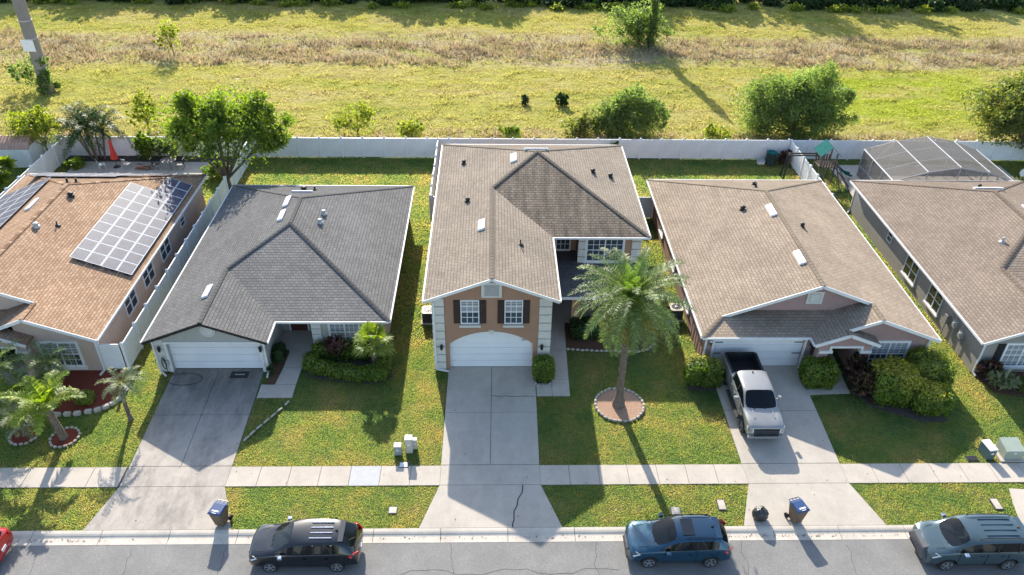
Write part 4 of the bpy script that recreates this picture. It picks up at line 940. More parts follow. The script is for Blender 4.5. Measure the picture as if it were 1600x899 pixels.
L9 = M['palm_bright'] = leafmat('bright_palm_leaflets', (.12,.175,.03), (.21,.26,.05), (.28,.31,.05), .45, .8, (.31,.32,.09))
M['palm_young'] = leafmat('young_palm_leaflets', (.12,.18,.05), (.19,.25,.075), (.20,.25,.07), .32, .8)
L10 = M['palm_silver'] = leafmat('pale_palm_leaflets', (.12,.14,.07), (.25,.27,.16), (.18,.22,.07), .3, .8, (.30,.30,.19))
M['fruit'] = simple('orange_palm_fruit', (.45,.20,.02), (.55,.30,.04), 14, .7)
def tree(name, label, base, c, R, nl, size, mat, k=16, r0=.16, seed=1, cat='tree', group=None, rr=(.28,.48), flat=1.0, bottom=-.5, barkmat='bark', aspect=1.9, crown='crown', trunk='trunk', shell=.5, split=.45, fill=.35):
    r = random.Random(seed); t = thing(name, label, cat, base, 0, group)
    cl = blob_clumps(r, c, R, k, rr, flat, bottom); cl = [((a[0]-base[0], a[1]-base[1], a[2]), b) for a, b in cl]
    r_n = np.random.default_rng(seed); A = leaf_points(r_n, [c[0]-base[0], c[1]-base[1], c[2]], R, cl, nl, fill); leaves_at(crown, A, size, mat, t, r_n, aspect)
    tips = [a for a, b in cl][:9]; cl = cl
    if r0 > 0: limbs((0,0,0), tips, r0, seed, split).build(trunk, M[barkmat], t, smooth=True)
    return t
def fronds(r, n, L, n_seg, leaf, lw, e0, e1, droop, base=(0,0,0), ndens=26, tilt=.5, V0=None, az=None, vee=.45):
    """feather palm fronds: returns rachis MB and leaflet arrays"""
    mb = MB(); V = []
    for i in range(n):
        a = (i*2.39996+r.uniform(-.2,.2)) if az is None else az[i]; t = i/max(1, n-1)
        el = e0+(e1-e0)*t+r.uniform(-.1,.1); ll = L*r.uniform(.85,1.08)
        p = Vector(base)+Vector((math.cos(a), math.sin(a), 0))*.08; h = Vector((math.cos(a), math.sin(a), 0)); pts = [p.copy()]; el_ = el
        dirs = []
        for s in range(n_seg):
            dd = h*math.cos(el_)+Vector((0,0,1))*math.sin(el_); dirs.append(dd); p = p+dd*ll/n_seg; pts.append(p.copy()); el_ -= droop/n_seg*(1.5 if s > n_seg*.5 else .8)
        dirs.append(dirs[-1])
        mb.tube(pts, [.035*L/3*(1-.85*k/n_seg)+.004 for k in range(n_seg+1)], 4, cap=False)
        side = Vector((-h.y, h.x, 0))
        for j in range(ndens):
            f = .14+.86*j/(ndens-1); q = f*n_seg; k = min(int(q), n_seg-1); c = pts[k].lerp(pts[k+1], q-k); dd = dirs[k]; upv = side.cross(dd)*-1
            if upv.z < 0: upv = -upv
            l2 = leaf*(math.sin(math.pi*min(1, .18+.8*f))**.6)*r.uniform(.8,1.1)
            for sg in (-1, 1):
                v = (side*sg+dd*r.uniform(.35,.8)+upv*(vee+r.uniform(-.35,.35))).normalized()
                m_ = c+v*l2*.5; tip = c+v*l2+Vector((0,0,-l2*tilt*r.uniform(.2,1.))); w = dd*lw*.5
                V += [c-w*.5, c+w*.5, m_+w, tip, m_-w]
    return mb, V
def leaflet_mesh(name, V, mat, parent):
    V = np.array([tuple(v) for v in V]).reshape(-1, 5, 3); n = len(V)
    i = np.arange(n)*5; F = np.stack([np.stack([i,i+1,i+2,i+4],1), np.stack([i+4,i+2,i+3,i+3],1)], 1).reshape(-1, 4)
    # second face is a triangle: build as two triangle sets
    T = np.concatenate([np.stack([i,i+1,i+2],1), np.stack([i,i+2,i+4],1), np.stack([i+4,i+2,i+3],1)])
    return np_mesh(name, V.reshape(-1,3), T, mat, parent)
def palm(name, label, base, top, r0, r1, n, L, leaf, lw, mat, e0=1.35, e1=-.5, droop=1.2, seed=1, group=None, bark='palmbark', dens=26, rings=True, swell=1.5, heart=None, tilt=.5, bend=.0, vee=.45):
    r = random.Random(seed); t = thing(name, label, 'palm tree', base, 0, group)
    T = Vector(top)-Vector(base); pts = []; rs = []; K = 26
    for i in range(K+1):
        f = i/K; pts.append(T*f+Vector((bend*math.sin(f*math.pi), 0, 0))); w = r0+(r1-r0)*f
        if f < .12: w *= 1+(swell-1)*(1-f/.12)
        rs.append(w*(1.10 if (i % 2 and rings) else 1))
    pts[0] = Vector((0,0,-.05)); mb = MB(); mb.tube(pts, rs, 10)
    if rings:      # old leaf bases: small wedges all the way up
        for i in range(int(T.length*22)):
            f = r.uniform(.03,.97); a = r.uniform(0, 6.28); c = T*f+Vector((bend*math.sin(f*math.pi),0,0)); w = r0+(r1-r0)*f; o = Vector((math.cos(a), math.sin(a), 0)); s = Vector((-o.y, o.x, 0))
            b = c+o*w*.95; mb.add([b-s*.05, b+s*.05, b+o*.045+Vector((0,0,.10)), b+Vector((0,0,.02))-o*.02], [(0,1,2),(1,3,2),(3,0,2)])
    mb.build('trunk', M[bark], t)
    mb, V = fronds(r, n, L, 9, leaf, lw, e0, e1, droop, T, dens, tilt, vee=vee)
    mb.build('frond_stems', M['palm_bright'], t); leaflet_mesh('fronds', V, M[mat], t)
    if heart:
        mb, V = fronds(r, heart, L*.62, 7, leaf*.7, lw, 1.5, 1.15, .5, T, dens, .2, vee=.3); leaflet_mesh('young_fronds', V, M['palm_young'], t); mb.build('young_stems', M['palm_bright'], t)
    return t, T
def fan_palm(name, label, base, h, n, R, mat='palm_bright', seed=1, petiole=.8, r0=.2):
    r = random.Random(seed); t = thing(name, label, 'palm tree', base)
    mb = MB(); mb.tube([(0,0,-.05),(0,0,h*.5),(0,0,h)], [r0*1.2, r0, r0*1.1], 10)
    for i in range(60):
        a = r.uniform(0,6.28); z = r.uniform(.1,h); o = Vector((math.cos(a), math.sin(a),0)); b = o*r0*.95+Vector((0,0,z)); s = Vector((-o.y,o.x,0))*.07
        mb.add([b-s, b+s, b+o*.08+Vector((0,0,.14))], [(0,1,2)])
    mb.build('trunk', M['palmbark'], t); st = MB(); V = []
    for i in range(n):
        a = i*2.39996; el = 1.25-1.7*i/n+r.uniform(-.1,.1); h_ = Vector((math.cos(a),math.sin(a),0)); d = h_*math.cos(el)+Vector((0,0,1))*math.sin(el); c = Vector((0,0,h))+d*petiole*r.uniform(.8,1.1)
        st.tube([Vector((0,0,h)), c], [.03,.018], 5); side = Vector((-h_.y,h_.x,0)); up = side.cross(d)*-1
        m = 26
        for k in range(m):
            q = (k/(m-1)-.5)*4.4; v = (d*math.cos(q)+side*math.sin(q)+up*.12).normalized(); l = R*r.uniform(.85,1.05)*(1 if abs(q) < 1.6 else .8); pv = d.cross(v); pv = (side*math.cos(q)-d*math.sin(q))
            w = pv*l*.085; mid = c+v*l*.6; tip = c+v*l+Vector((0,0,-l*r.uniform(.1,.45)))
            V += [c-w*.1, c+w*.1, mid+w, tip, mid-w]
    st.build('leaf_stalks', M['palm_bright'], t); leaflet_mesh('fan_leaves', V, M[mat], t)
    return t
# big date palm in front of the brown house
bp, T = palm('date_palm', 'tall date palm with orange fruit in a stone ringed bed before the brown house', (6.85,31.25,0), (6.78,31.1,7.2), .19, .17, 84, 3.15, .52, .045, 'palm_green', 1.25, -1.05, 1.15, 5, dens=44, swell=1.9, heart=9)
r = random.Random(3)
for k, a in enumerate((3.3,3.9,4.35,5.3,5.8,.6)):
    mb = MB(); c = T+Vector((math.cos(a)*.2, math.sin(a)*.2, -.1)); e = T+Vector((math.cos(a)*(1.25+.12*(k % 2)), math.sin(a)*1.25, -.75-.2*(k % 3)))
    mb.tube([c, (c+e)/2+Vector((0,0,.3)), e], [.04,.03,.02], 5)
    for _ in range(150):
        q = e+Vector((r.gauss(0,.19), r.gauss(0,.19), r.gauss(-.12,.26))); s = .035
        mb.add([q+Vector((s,0,0)), q+Vector((-s,0,0)), q+Vector((0,s,0)), q+Vector((0,-s,0)), q+Vector((0,0,s)), q+Vector((0,0,-s))], [(0,2,4),(2,1,4),(1,3,4),(3,0,4),(2,0,5),(1,2,5),(3,1,5),(0,3,5)])
    mb.build('fruit_cluster', M['fruit'], bp)
palm('pygmy_palm', 'slim leaning palm with pale feathery crown on the left lawn beside the stained driveway', (-19.0,30.25,0), (-18.85,30.3,2.55), .09, .10, 17, 1.35, .30, .035, 'palm_silver', .9, -.55, 1.3, 9, dens=22, swell=1.6, bend=-.1)
palm('bottle_palm', 'bright green palm with thick pale trunk in a small red mulch ring', (-21.9,28.95,0), (-22.1,28.9,2.3), .19, .15, 13, 2.0, .55, .10, 'palm_bright', 1.4, .1, 1.1, 12, dens=30, swell=1.2)
palm('pygmy_palm', 'low grey green palm in the leftmost stone ringed bed', (-23.95,29.15,0), (-23.95,29.1,1.35), .10, .09, 20, 1.35, .32, .035, 'palm_silver', 1.1, -.5, 1.2, 14, dens=22)
palm('feather_palm', 'leafy palm against the window of the peach house', (-23.8,32.6,0), (-23.8,32.6,1.9), .10, .09, 22, 1.5, .36, .04, 'palm_green', 1.2, -.7, 1.3, 21, dens=24)
palm('feather_palm', 'bushy palm at the left edge below the peach house entry', (-26.0,31.8,0), (-26.0,31.8,2.2), .12, .1, 26, 1.9, .42, .045, 'palm_green', 1.2, -.8, 1.2, 22, dens=26)
palm('feather_palm', 'third palm in the red mulch bed, between the entry palm and the bright bottle palm', (-24.9,30.6,0), (-24.9,30.6,1.5), .1, .09, 18, 1.5, .4, .045, 'palm_bright', 1.2, -.5, 1.2, 23, dens=24)
fan_palm('fan_palm', 'stubby fan palm with yellow green leaves at the right end of the grey house hedge', (-6.7,34.35,0), 1.85, 14, .70, seed=4, petiole=.75, r0=.16)
# clumping palms in the back yard of the peach house
t = thing('areca_palm', 'tall clump of dark glossy palm stems beside the rear fence at left', 'palm tree', (-33.4,61.5,0)); r = random.Random(8); tr = MB(); VV = []; st = MB()
for k in range(9):
    a = r.uniform(0,6.28); b = Vector((math.cos(a)*.5, math.sin(a)*.25, 0)); tp = b*2.2+Vector((0,0,r.uniform(1.8,3.4))); tr.tube([b, b.lerp(tp,.5), tp], [.07,.06,.06], 7)
    mb, V = fronds(r, 9, 2.3, 8, .6, .07, 1.3, -.2, 1.5, tp, 20, .5); VV += V; st.add(mb.v, mb.f)
tr.build('stems', M['palmbark'], t); st.build('frond_stems', M['palm_bright'], t); leaflet_mesh('fronds', VV, M['leaf_dark'], t)
# trees
tree('mango_tree', 'large spreading broadleaf tree rising above the fence behind the grey house', (-20.5,55.2,0), (-20.4,56.6,5.3), (5.0,3.2,2.9), 34000, .135, L1, 50, .24, 31, rr=(.10,.20), bottom=-.7, fill=.2, split=.35, shell=.3)
tree('small_tree', 'light green feathery young tree over the shed at the left edge', (-37.2,61.2,0), (-37.8,61.3,3.1), (2.2,1.6,1.6), 7000, .11, L6, 26, .08, 32, rr=(.16,.3))
tree('broadleaf_shrub', 'tall yellow flowered shrub before the rear fence of the peach house', (-29.3,61.6,0), (-29.3,61.6,1.1), (1.0,.7,1.2), 1500, .15, L5, 8, .04, 33, cat='shrub')
tree('broadleaf_shrub', 'grey green shrub before the rear fence of the peach house', (-27.4,61.6,0), (-27.4,61.6,1.2), (1.0,.7,1.1), 1600, .12, L2, 8, .04, 34, cat='shrub')
tree('field_bush', 'widest round bush in the field standing directly behind the fence of the pink house', (28.0,67.2,0), (27.8,67.6,2.7), (5.4,2.4,3.5), 52000, .115, L2, 60, .2, 35, cat='bush', bottom=-.8, rr=(.13,.25))
tree('field_bush', 'irregular bush in the field behind the right corner of the brown house', (12.0,67.0,0), (12.6,67.0,1.8), (3.7,1.5,2.6), 24000, .11, L2, 40, .12, 36, cat='bush', bottom=-.8, rr=(.14,.28))
tree('field_bush', 'low olive bush behind the brown house fence, left of the irregular one', (8.3,66.6,0), (8.5,66.6,1.0), (2.2,1.1,1.4), 4200, .13, L4, 12, .08, 37, cat='bush', bottom=-.8)
tree('field_bush', 'thin wispy bush behind the white fence of the grey house yard', (-12.2,66.2,0), (-12.2,66.3,1.5), (2.3,1.1,1.8), 3200, .11, L6, 12, .06, 38, cat='bush', bottom=-.6)
tree('field_bush', 'small round yellow green bush behind the fence near the brown house', (-7.3,66.1,0), (-7.3,66.1,.8), (1.3,.9,1.2), 2200, .12, L6, 8, .05, 39, cat='bush')
tree('field_bush', 'small low bush behind the fence above the brown house roof ridge', (1.8,66.0,0), (1.8,66.0,.6), (1.0,.7,.7), 1300, .12, L5, 6, .04, 40, cat='bush')
tree('field_bush', 'small low bush behind the fence left of the widest field bush', (20.6,66.0,0), (20.6,66.0,.6), (1.6,.8,.9), 1700, .12, L6, 7, .04, 61, cat='bush')
tree('field_shrub', 'small dark green shrub alone in the mown grass, the larger of a pair', (6.8,74.2,0), (6.8,74.2,.55), (.62,.55,.7), 1100, .14, L3, 5, .03, 41, cat='shrub')
tree('field_shrub', 'smaller dark shrub of the pair in the mown grass', (3.3,74.5,0), (3.3,74.5,.4), (.4,.35,.5), 600, .12, L3, 4, .03, 42, cat='shrub')
tree('field_tree', 'slender young yellowish tree in the field above the peach house', (-31.2,67.4,0), (-31.2,67.4,2.0), (1.1,.9,1.9), 2600, .12, L6, 9, .06, 43)
tree('field_tree', 'thin bright yellow green sapling in the brown grass band at left', (-36.0,88.4,0), (-36.0,88.4,2.4), (1.4,1.1,2.1), 1300, .14, L6, 8, .05, 44)
tree('field_bush', 'sparse shrub to the left of the big transmission pole', (-46.0,77.5,0), (-46.2,77.5,1.9), (2.0,1.5,1.7), 1700, .15, L2, 9, .05, 45, cat='bush')
tree('field_tree', 'shaggy pale tree around the vine covered utility pole in the field', (17.2,92.8,0), (16.6,93.2,2.0), (4.4,2.2,3.4), 9000, .15, L2, 40, .12, 46, bottom=-.8, rr=(.10,.24), split=.2)
tree('oak_tree', 'big olive leaved tree at the right edge behind the screened pool cage', (46.6,61.0,0), (46.7,62.3,4.7), (5.6,3.6,3.4), 46000, .14, L4, 70, .26, 47, bottom=-.7, split=.3, rr=(.12,.23))
# woodland margin at the far edge of the field
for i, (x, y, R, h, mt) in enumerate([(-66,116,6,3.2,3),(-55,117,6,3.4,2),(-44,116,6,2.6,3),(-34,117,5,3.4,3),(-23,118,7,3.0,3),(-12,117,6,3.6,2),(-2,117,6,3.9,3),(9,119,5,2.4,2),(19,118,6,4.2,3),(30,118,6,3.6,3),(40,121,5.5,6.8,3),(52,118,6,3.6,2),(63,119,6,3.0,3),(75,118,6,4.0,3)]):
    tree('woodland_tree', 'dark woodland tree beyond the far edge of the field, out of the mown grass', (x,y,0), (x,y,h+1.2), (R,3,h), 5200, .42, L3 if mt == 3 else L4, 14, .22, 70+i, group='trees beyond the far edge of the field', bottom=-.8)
r_ = np.random.default_rng(5)
cl = [((x, 110.6+r_.uniform(-1.2,2.2), .5+r_.uniform(-.2,.6)), (r_.uniform(1.0,2.4), r_.uniform(.8,1.4), r_.uniform(.6,1.5))) for x in np.linspace(-72, 80, 120) if r_.random() > .12]
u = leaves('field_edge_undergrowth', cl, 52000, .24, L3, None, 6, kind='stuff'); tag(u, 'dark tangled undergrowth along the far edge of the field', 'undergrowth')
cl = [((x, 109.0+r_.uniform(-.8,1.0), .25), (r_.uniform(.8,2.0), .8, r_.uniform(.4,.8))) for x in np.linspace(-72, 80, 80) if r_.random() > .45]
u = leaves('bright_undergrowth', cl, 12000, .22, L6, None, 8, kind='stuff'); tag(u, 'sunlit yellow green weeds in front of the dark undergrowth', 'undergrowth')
# hedges and bushes in the front gardens
def hedge(name, label, base, boxes, n, size, mat, seed, group=None, second=None):
    """clipped shrub: dense shell of leaves on rounded boxes, with an inner dark body of twigs"""
    t = thing(name, label, 'bush', base, 0, group); r = np.random.default_rng(seed); Ps = []; Ds = []
    vol = np.array([b[3]*b[4]+b[3]*b[5]+b[4]*b[5] for b in boxes]); vol = vol/vol.sum()
    core = MB()
    for (cx, cy, cz, hx, hy, hz), v in zip(boxes, vol):
        k = int(n*v); d = r.normal(size=(k, 3)); d /= np.linalg.norm(d, axis=1)[:, None]; e = 5
        q = d/((np.abs(d)**e).sum(1)**(1/e))[:, None]; q *= (1+r.normal(0,.05,k)-.12*(r.random(k) < .3))[:, None]
        lump = 1+.05*np.sin(q[:,0]*5+seed)+.04*np.sin(q[:,1]*7)+.04*np.sin(q[:,2]*6+2)
        Ps.append(np.array([cx,cy,cz])-np.array(base)+q*lump[:, None]*np.array([hx,hy,hz])); Ds.append(d)
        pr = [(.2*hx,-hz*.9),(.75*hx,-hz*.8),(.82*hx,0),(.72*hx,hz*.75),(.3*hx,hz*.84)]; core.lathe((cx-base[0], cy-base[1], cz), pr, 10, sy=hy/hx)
    P = np.concatenate(Ps); d = np.concatenate(Ds); keep = P[:, 2] > .02; P, d = P[keep], d[keep]; n = len(P)
    nm = d+r.normal(size=(n,3))*.55+np.array([0,0,.3]); nm /= np.linalg.norm(nm, axis=1)[:, None]
    tt = r.normal(size=(n,3)); tt -= nm*(tt*nm).sum(1)[:, None]; tt /= np.linalg.norm(tt, axis=1)[:, None]; b = np.cross(nm, tt); s = size*(.6+.8*r.random(n))[:, None]
    V = np.stack([P-tt*s*.8, P+b*s*.5, P+tt*s*.8, P-b*s*.5], 1).reshape(-1,3)
    mi = None
    if second: mi = (np.sin(P[:,0]*1.7+seed)+np.sin(P[:,1]*2.3)+(P[:,2]-1.0)*2.2+r.normal(0,.45,n) > .75).astype(int)
    np_mesh('foliage', V, np.arange(4*n).reshape(n,4), [mat]+([second] if second else []), t, mi)
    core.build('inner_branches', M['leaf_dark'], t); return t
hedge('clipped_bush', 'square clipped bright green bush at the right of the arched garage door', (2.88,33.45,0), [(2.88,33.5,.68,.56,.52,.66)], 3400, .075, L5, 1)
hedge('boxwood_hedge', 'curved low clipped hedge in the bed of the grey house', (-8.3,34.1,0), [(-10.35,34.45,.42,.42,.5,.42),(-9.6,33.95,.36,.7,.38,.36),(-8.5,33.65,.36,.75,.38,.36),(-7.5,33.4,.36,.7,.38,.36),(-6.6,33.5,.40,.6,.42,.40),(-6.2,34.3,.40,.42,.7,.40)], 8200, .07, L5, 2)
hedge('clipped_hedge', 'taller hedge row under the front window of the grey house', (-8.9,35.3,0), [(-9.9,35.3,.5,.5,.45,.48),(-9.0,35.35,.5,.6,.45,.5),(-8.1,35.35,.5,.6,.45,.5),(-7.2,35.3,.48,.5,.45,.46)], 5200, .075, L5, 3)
tree('ti_plant', 'dark purple red ti plant before the grey house window', (-8.9,34.9,0), (-8.9,34.9,1.15), (.5,.4,.55), 420, .2, L7, 6, .03, 50, cat='plant', aspect=3.2, crown='foliage', trunk='stems')
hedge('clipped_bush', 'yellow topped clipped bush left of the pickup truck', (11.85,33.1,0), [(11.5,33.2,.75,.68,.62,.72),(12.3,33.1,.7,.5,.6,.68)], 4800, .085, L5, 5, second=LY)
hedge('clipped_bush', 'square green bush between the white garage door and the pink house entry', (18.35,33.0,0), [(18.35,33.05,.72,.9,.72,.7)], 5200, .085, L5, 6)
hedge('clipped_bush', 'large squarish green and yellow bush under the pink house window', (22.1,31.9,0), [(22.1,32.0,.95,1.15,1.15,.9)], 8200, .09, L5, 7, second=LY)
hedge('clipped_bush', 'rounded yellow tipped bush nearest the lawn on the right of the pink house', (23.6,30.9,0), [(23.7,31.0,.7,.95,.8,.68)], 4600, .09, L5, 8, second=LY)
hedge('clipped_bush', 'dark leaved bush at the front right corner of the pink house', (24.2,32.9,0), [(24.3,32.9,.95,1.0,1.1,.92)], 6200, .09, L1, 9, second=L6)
tree('croton', 'mottled red and green croton shrub beside the pink house walkway', (20.9,32.4,0), (20.9,32.3,.75), (1.0,1.1,.75), 2600, .13, L7, 12, .03, 51, cat='shrub', aspect=2.6, crown='foliage', trunk='stems', bottom=-.9)
tree('ti_plant', 'magenta tinted ti plant behind the croton by the pink house entry', (20.7,33.6,0), (20.7,33.6,1.0), (.5,.4,.5), 420, .17, L7, 6, .03, 52, cat='plant', aspect=3.0, crown='foliage', trunk='stems')
hedge('low_shrub', 'dark low shrub beside the walkway under the brown house porch', (5.4,37.6,0), [(5.5,37.5,.45,.8,.7,.45)], 2600, .09, L3, 11)
hedge('low_shrub', 'dark low shrub in the shaded bed behind the date palm', (7.6,37.7,0), [(7.6,37.6,.42,1.0,.6,.42)], 2600, .09, L3, 12)
hedge('low_shrub', 'dark clipped shrub in the narrow bed beside the grey garage', (-12.35,35.2,0), [(-12.33,35.25,.4,.3,.6,.4)], 1500, .07, L3, 13)
tree('cone_shrub', 'tiny conical evergreen at the corner of the grey garage', (-12.45,33.75,0), (-12.45,33.75,.35), (.2,.2,.5), 500, .06, L3, 5, .02, 53, cat='shrub', crown='foliage', trunk='stem')
tree('cordyline', 'spiky variegated plant at the front corner of the house with black shutters', (28.6,32.9,0), (28.6,32.8,.55), (.6,.6,.5), 420, .16, L10, 7, .03, 54, cat='plant', aspect=4, crown='foliage', trunk='stem')
tree('croton', 'dark red shrub against the downspout of the house with black shutters', (28.3,33.5,0), (28.3,33.4,.7), (.55,.45,.6), 800, .12, L7, 7, .03, 55, cat='shrub', aspect=2.5, crown='foliage', trunk='stems')
tree('lily_clump', 'strappy green clump in the bed at the right edge', (30.4,32.4,0), (30.4,32.4,.35), (.8,.7,.4), 700, .12, L5, 8, .02, 56, cat='plant', aspect=5, crown='foliage', trunk='stems')
hedge('low_shrub', 'small bright green shrub by the stone edging of the peach house bed', (-21.9,31.6,0), [(-21.9,31.6,.3,.42,.36,.3)], 1200, .07, L6, 15)
tree('croton', 'rust red shrub by the rear fence beside the green compost barrel', (25.1,61.3,0), (25.1,61.3,.55), (.6,.4,.6), 800, .12, L7, 7, .03, 57, cat='shrub', aspect=2.5, crown='foliage', trunk='stems')
tree('fence_vine', 'small dark bush against the fence post at the rear corner of the brown house', (10.4,61.7,0), (10.4,61.7,1.2), (.35,.25,.55), 500, .1, L3, 5, .02, 58, cat='bush', crown='foliage', trunk='stems')
tree('banana_plant', 'bright yellow green broad leaved plant in front of the shed at left', (-39.4,56.0,0), (-39.4,56.0,1.3), (1.6,1.4,1.1), 420, .55, L6, 9, .08, 59, cat='plant', aspect=2.6, crown='foliage', trunk='stems')
tree('low_fern', 'low green plant by the white fence inside the peach house yard', (-34.6,59.9,0), (-34.6,59.9,.35), (.8,.6,.4), 700, .16, L5, 6, .02, 60, cat='plant', aspect=3, crown='foliage', trunk='stems')
tree('low_fern', 'low green shrub at the fence corner below the large spreading tree', (-22.6,58.2,0), (-22.6,58.2,.6), (1.0,.8,.6), 1300, .15, L5, 7, .03, 64, cat='plant', aspect=2, crown='foliage', trunk='stems')
# ---------------------------------------------------------------- grass
def in_poly(X, Y, P):
    c = np.zeros(X.shape, bool); n = len(P)
    for i in range(n):
        x0, y0 = P[i]; x1, y1 = P[(i+1) % n]
        c ^= ((y0 > Y) != (y1 > Y)) & (X < (x1-x0)*(Y-y0)/(y1-y0+1e-12)+x0)
    return c
BLOCK = [p for _, p, _ in BEDS]
def rct(a, b, c, d): return [(a,c),(b,c),(b,d),(a,d)]
BLOCK += [rct(-80,80,25.69,26.97)]
for x0, x1, fl, fr in ((-17.9,-12.85,-18.5,-11.85),(-2.55,2.35,-3.35,3.2),(12.5,17.5,11.6,18.25),(-33.7,-28.7,-34.4,-28.0),(34,39,33.2,39.8)):
    BLOCK += [[(fl,23.1),(fr,23.1),(x1,25.7),(x0,25.7)], rct(x0-.02,x1+.02,26.9,34.6)]
BLOCK += [[(-18.05,34.3),(-17.85,26.9),(-17.7,34.3)], [(17.45,26.9),(17.75,34.6),(17.3,34.6)],
          rct(-18.7,-6.2,34.1,51.6), rct(-3.3,3.3,34.2,53.4), rct(3.2,9.2,38.6,53.4), rct(12.1,24.6,34.3,52.8), rct(27.7,40.2,33.9,52.8), rct(-34.5,-21.9,34.1,53.3),
          rct(2.4,4.28,31.97,34.3), rct(3.3,4.4,33,38.7), rct(-12.9,-10.93,31.9,32.97), rct(-12.1,-10.9,32.9,36), [(17.5,32),(19.95,32.15),(20,34.3),(17.5,34.3)], rct(-28.9,-25.4,33,35),
          rct(-35,-22.5,58.2,61), rct(28.9,44,53.3,61), [(24.6,23.1),(29,23.1),(29,25.0),(25.2,25.3),(24.9,24.4)]]
def blades(name, x0, x1, y0, y1, dens, hgt, wid, mat, seed, block=(), clump=.22, mask=None, lean=.5, z=-.045):
    r = np.random.default_rng(seed); n = int((x1-x0)*(y1-y0)*dens)
    X = r.uniform(x0, x1, n); Y = r.uniform(y0, y1, n); k = np.ones(n, bool)
    for P in block:
        xs = [p[0] for p in P]; ys = [p[1] for p in P]; s = (X > min(xs)) & (X < max(xs)) & (Y > min(ys)) & (Y < max(ys)) & k
        if s.any(): j = np.where(s)[0]; k[j[in_poly(X[j], Y[j], P)]] = False
    if mask is not None: k &= mask(X, Y, r)
    X, Y = X[k], Y[k]; n = len(X)
    hn = 1+clump*height_noise(X, Y, 2.2, 11)*2.2; h = hgt*hn*(.55+.9*r.random(n)); a = r.uniform(0, 2*np.pi, n); w = wid*(.6+.8*r.random(n))*.5
    la = r.uniform(0, 2*np.pi, n); ll = h*lean*r.random(n)
    B = np.stack([X, Y, np.full(n, z)], 1); s = np.stack([np.cos(a)*w, np.sin(a)*w, np.zeros(n)], 1)
    Tp = B+np.stack([np.cos(la)*ll, np.sin(la)*ll, h], 1)
    V = np.stack([B-s, B+s, Tp], 1).reshape(-1, 3)
    return np_mesh(name, V, np.arange(3*n).reshape(n, 3), mat, kind='stuff')
gr = blades('front_lawn_grass', -40, 56, 23.19, 36.5, 1000, .05, .032, M['grass'], 1, BLOCK); tag(gr, 'short green grass of the front lawns and verges', 'grass')
gr = blades('back_lawn_grass', -42, 58, 36.5, 61.9, 300, .07, .06, M['grass'], 2, BLOCK); tag(gr, 'green grass of the side and back yards behind the houses', 'grass')
gr = blades('field_grass', -62, 68, 62.3, 110, 62, .12, .12, M['fieldgrass'], 3, (), .6, lambda X, Y, r: r.random(len(X)) < np.where((Y > 85.5) & (Y < 97), .35, 1.0), lean=.9, z=-.06); tag(gr, 'rough mown yellow green grass of the open field', 'grass')
def bandmask(X, Y, r):
    w = 3.0*height_noise(X, Y*0, .25, 21)+2.5*height_noise(X, Y, .5, 22)
    d = (.25+.75*(height_noise(X, Y*2, .35, 29) > -.05))*np.clip((Y+w-85.0)/1.5, 0, 1)*np.clip((97.2-Y-w)/2.2, 0, 1); d2 = .35*np.clip((68.0-Y-w)/1.5, 0, 1)
    return r.random(len(X)) < np.maximum(d*(.55+.8*height_noise(X, Y, .9, 23)), d2)
def tuftmask(X, Y, r):
    return ((height_noise(X, Y, 1.6, 41)+.8*height_noise(X*.12, Y, 1.5, 42)) > .26) & (r.random(len(X)) < np.where((Y > 84) & (Y < 98), .2, 1.0))
gr = blades('field_weed_tufts', -62, 68, 62.6, 109, 40, .26, .10, M['fieldgrass'], 6, (), .3, tuftmask, lean=.8, z=-.05); tag(gr, 'taller rough weed tufts in streaks through the mown field grass', 'weeds')
gr = blades('dry_tall_grass', -62, 68, 62.4, 99.5, 34, .42, .17, M['drygrass'], 4, (), .9, bandmask, lean=1.3, z=-.06); tag(gr, 'tall dead brown grass in a band across the field', 'dry grass')
# ---------------------------------------------------------------- vehicles
M['p_black'] = paint('black_car_paint', (.009,.0095,.011), .0, .22)
M['p_blue'] = paint('deep_blue_car_paint', (.012,.065,.115), .45, .28)
M['p_teal'] = paint('grey_teal_car_paint', (.075,.115,.13), .5, .3)
M['p_red'] = paint('red_car_paint', (.45,.018,.02), .3, .25)
M['p_silver'] = paint('silver_grey_truck_paint', (.27,.27,.265), .35, .4)
M['lamp_clear'] = glass('headlight_glass', (.55,.57,.55), .1); M['lamp_red'] = glass('taillight_red', (.4,.012,.015), .15)
M['plastic'] = simple('dark_grey_plastic', (.05,.052,.055), (.065,.066,.07), 5, .6)
M['bumper_dark'] = simple('faded_dark_plastic', (.085,.09,.10), (.07,.072,.08), 3, .55)
M['seat'] = simple('seat_fabric', (.30,.28,.26), (.25,.23,.21), 5, .9)
def loft(rings, hw):
    """rings: (d, w, zb, z2, z3, z4, [(y, z, dx) x4]) -> closed mesh, y mirrored"""
    V = []; n = None
    for d, w, zb, z2, z3, z4, top in rings:
        w = w*hw; half = [(0, zb, 0), (w*.8, zb, 0), (w*.97, z2, 0), (w, z3, 0), (w*.975, z4, 0)]+[(y*hw, z, dx) for y, z, dx in top]
        ring = half+[(-y, z, dx) for y, z, dx in half[-2:0:-1]]
        n = len(ring); V += [(d+dx, y, z) for y, z, dx in ring]
    return V, n
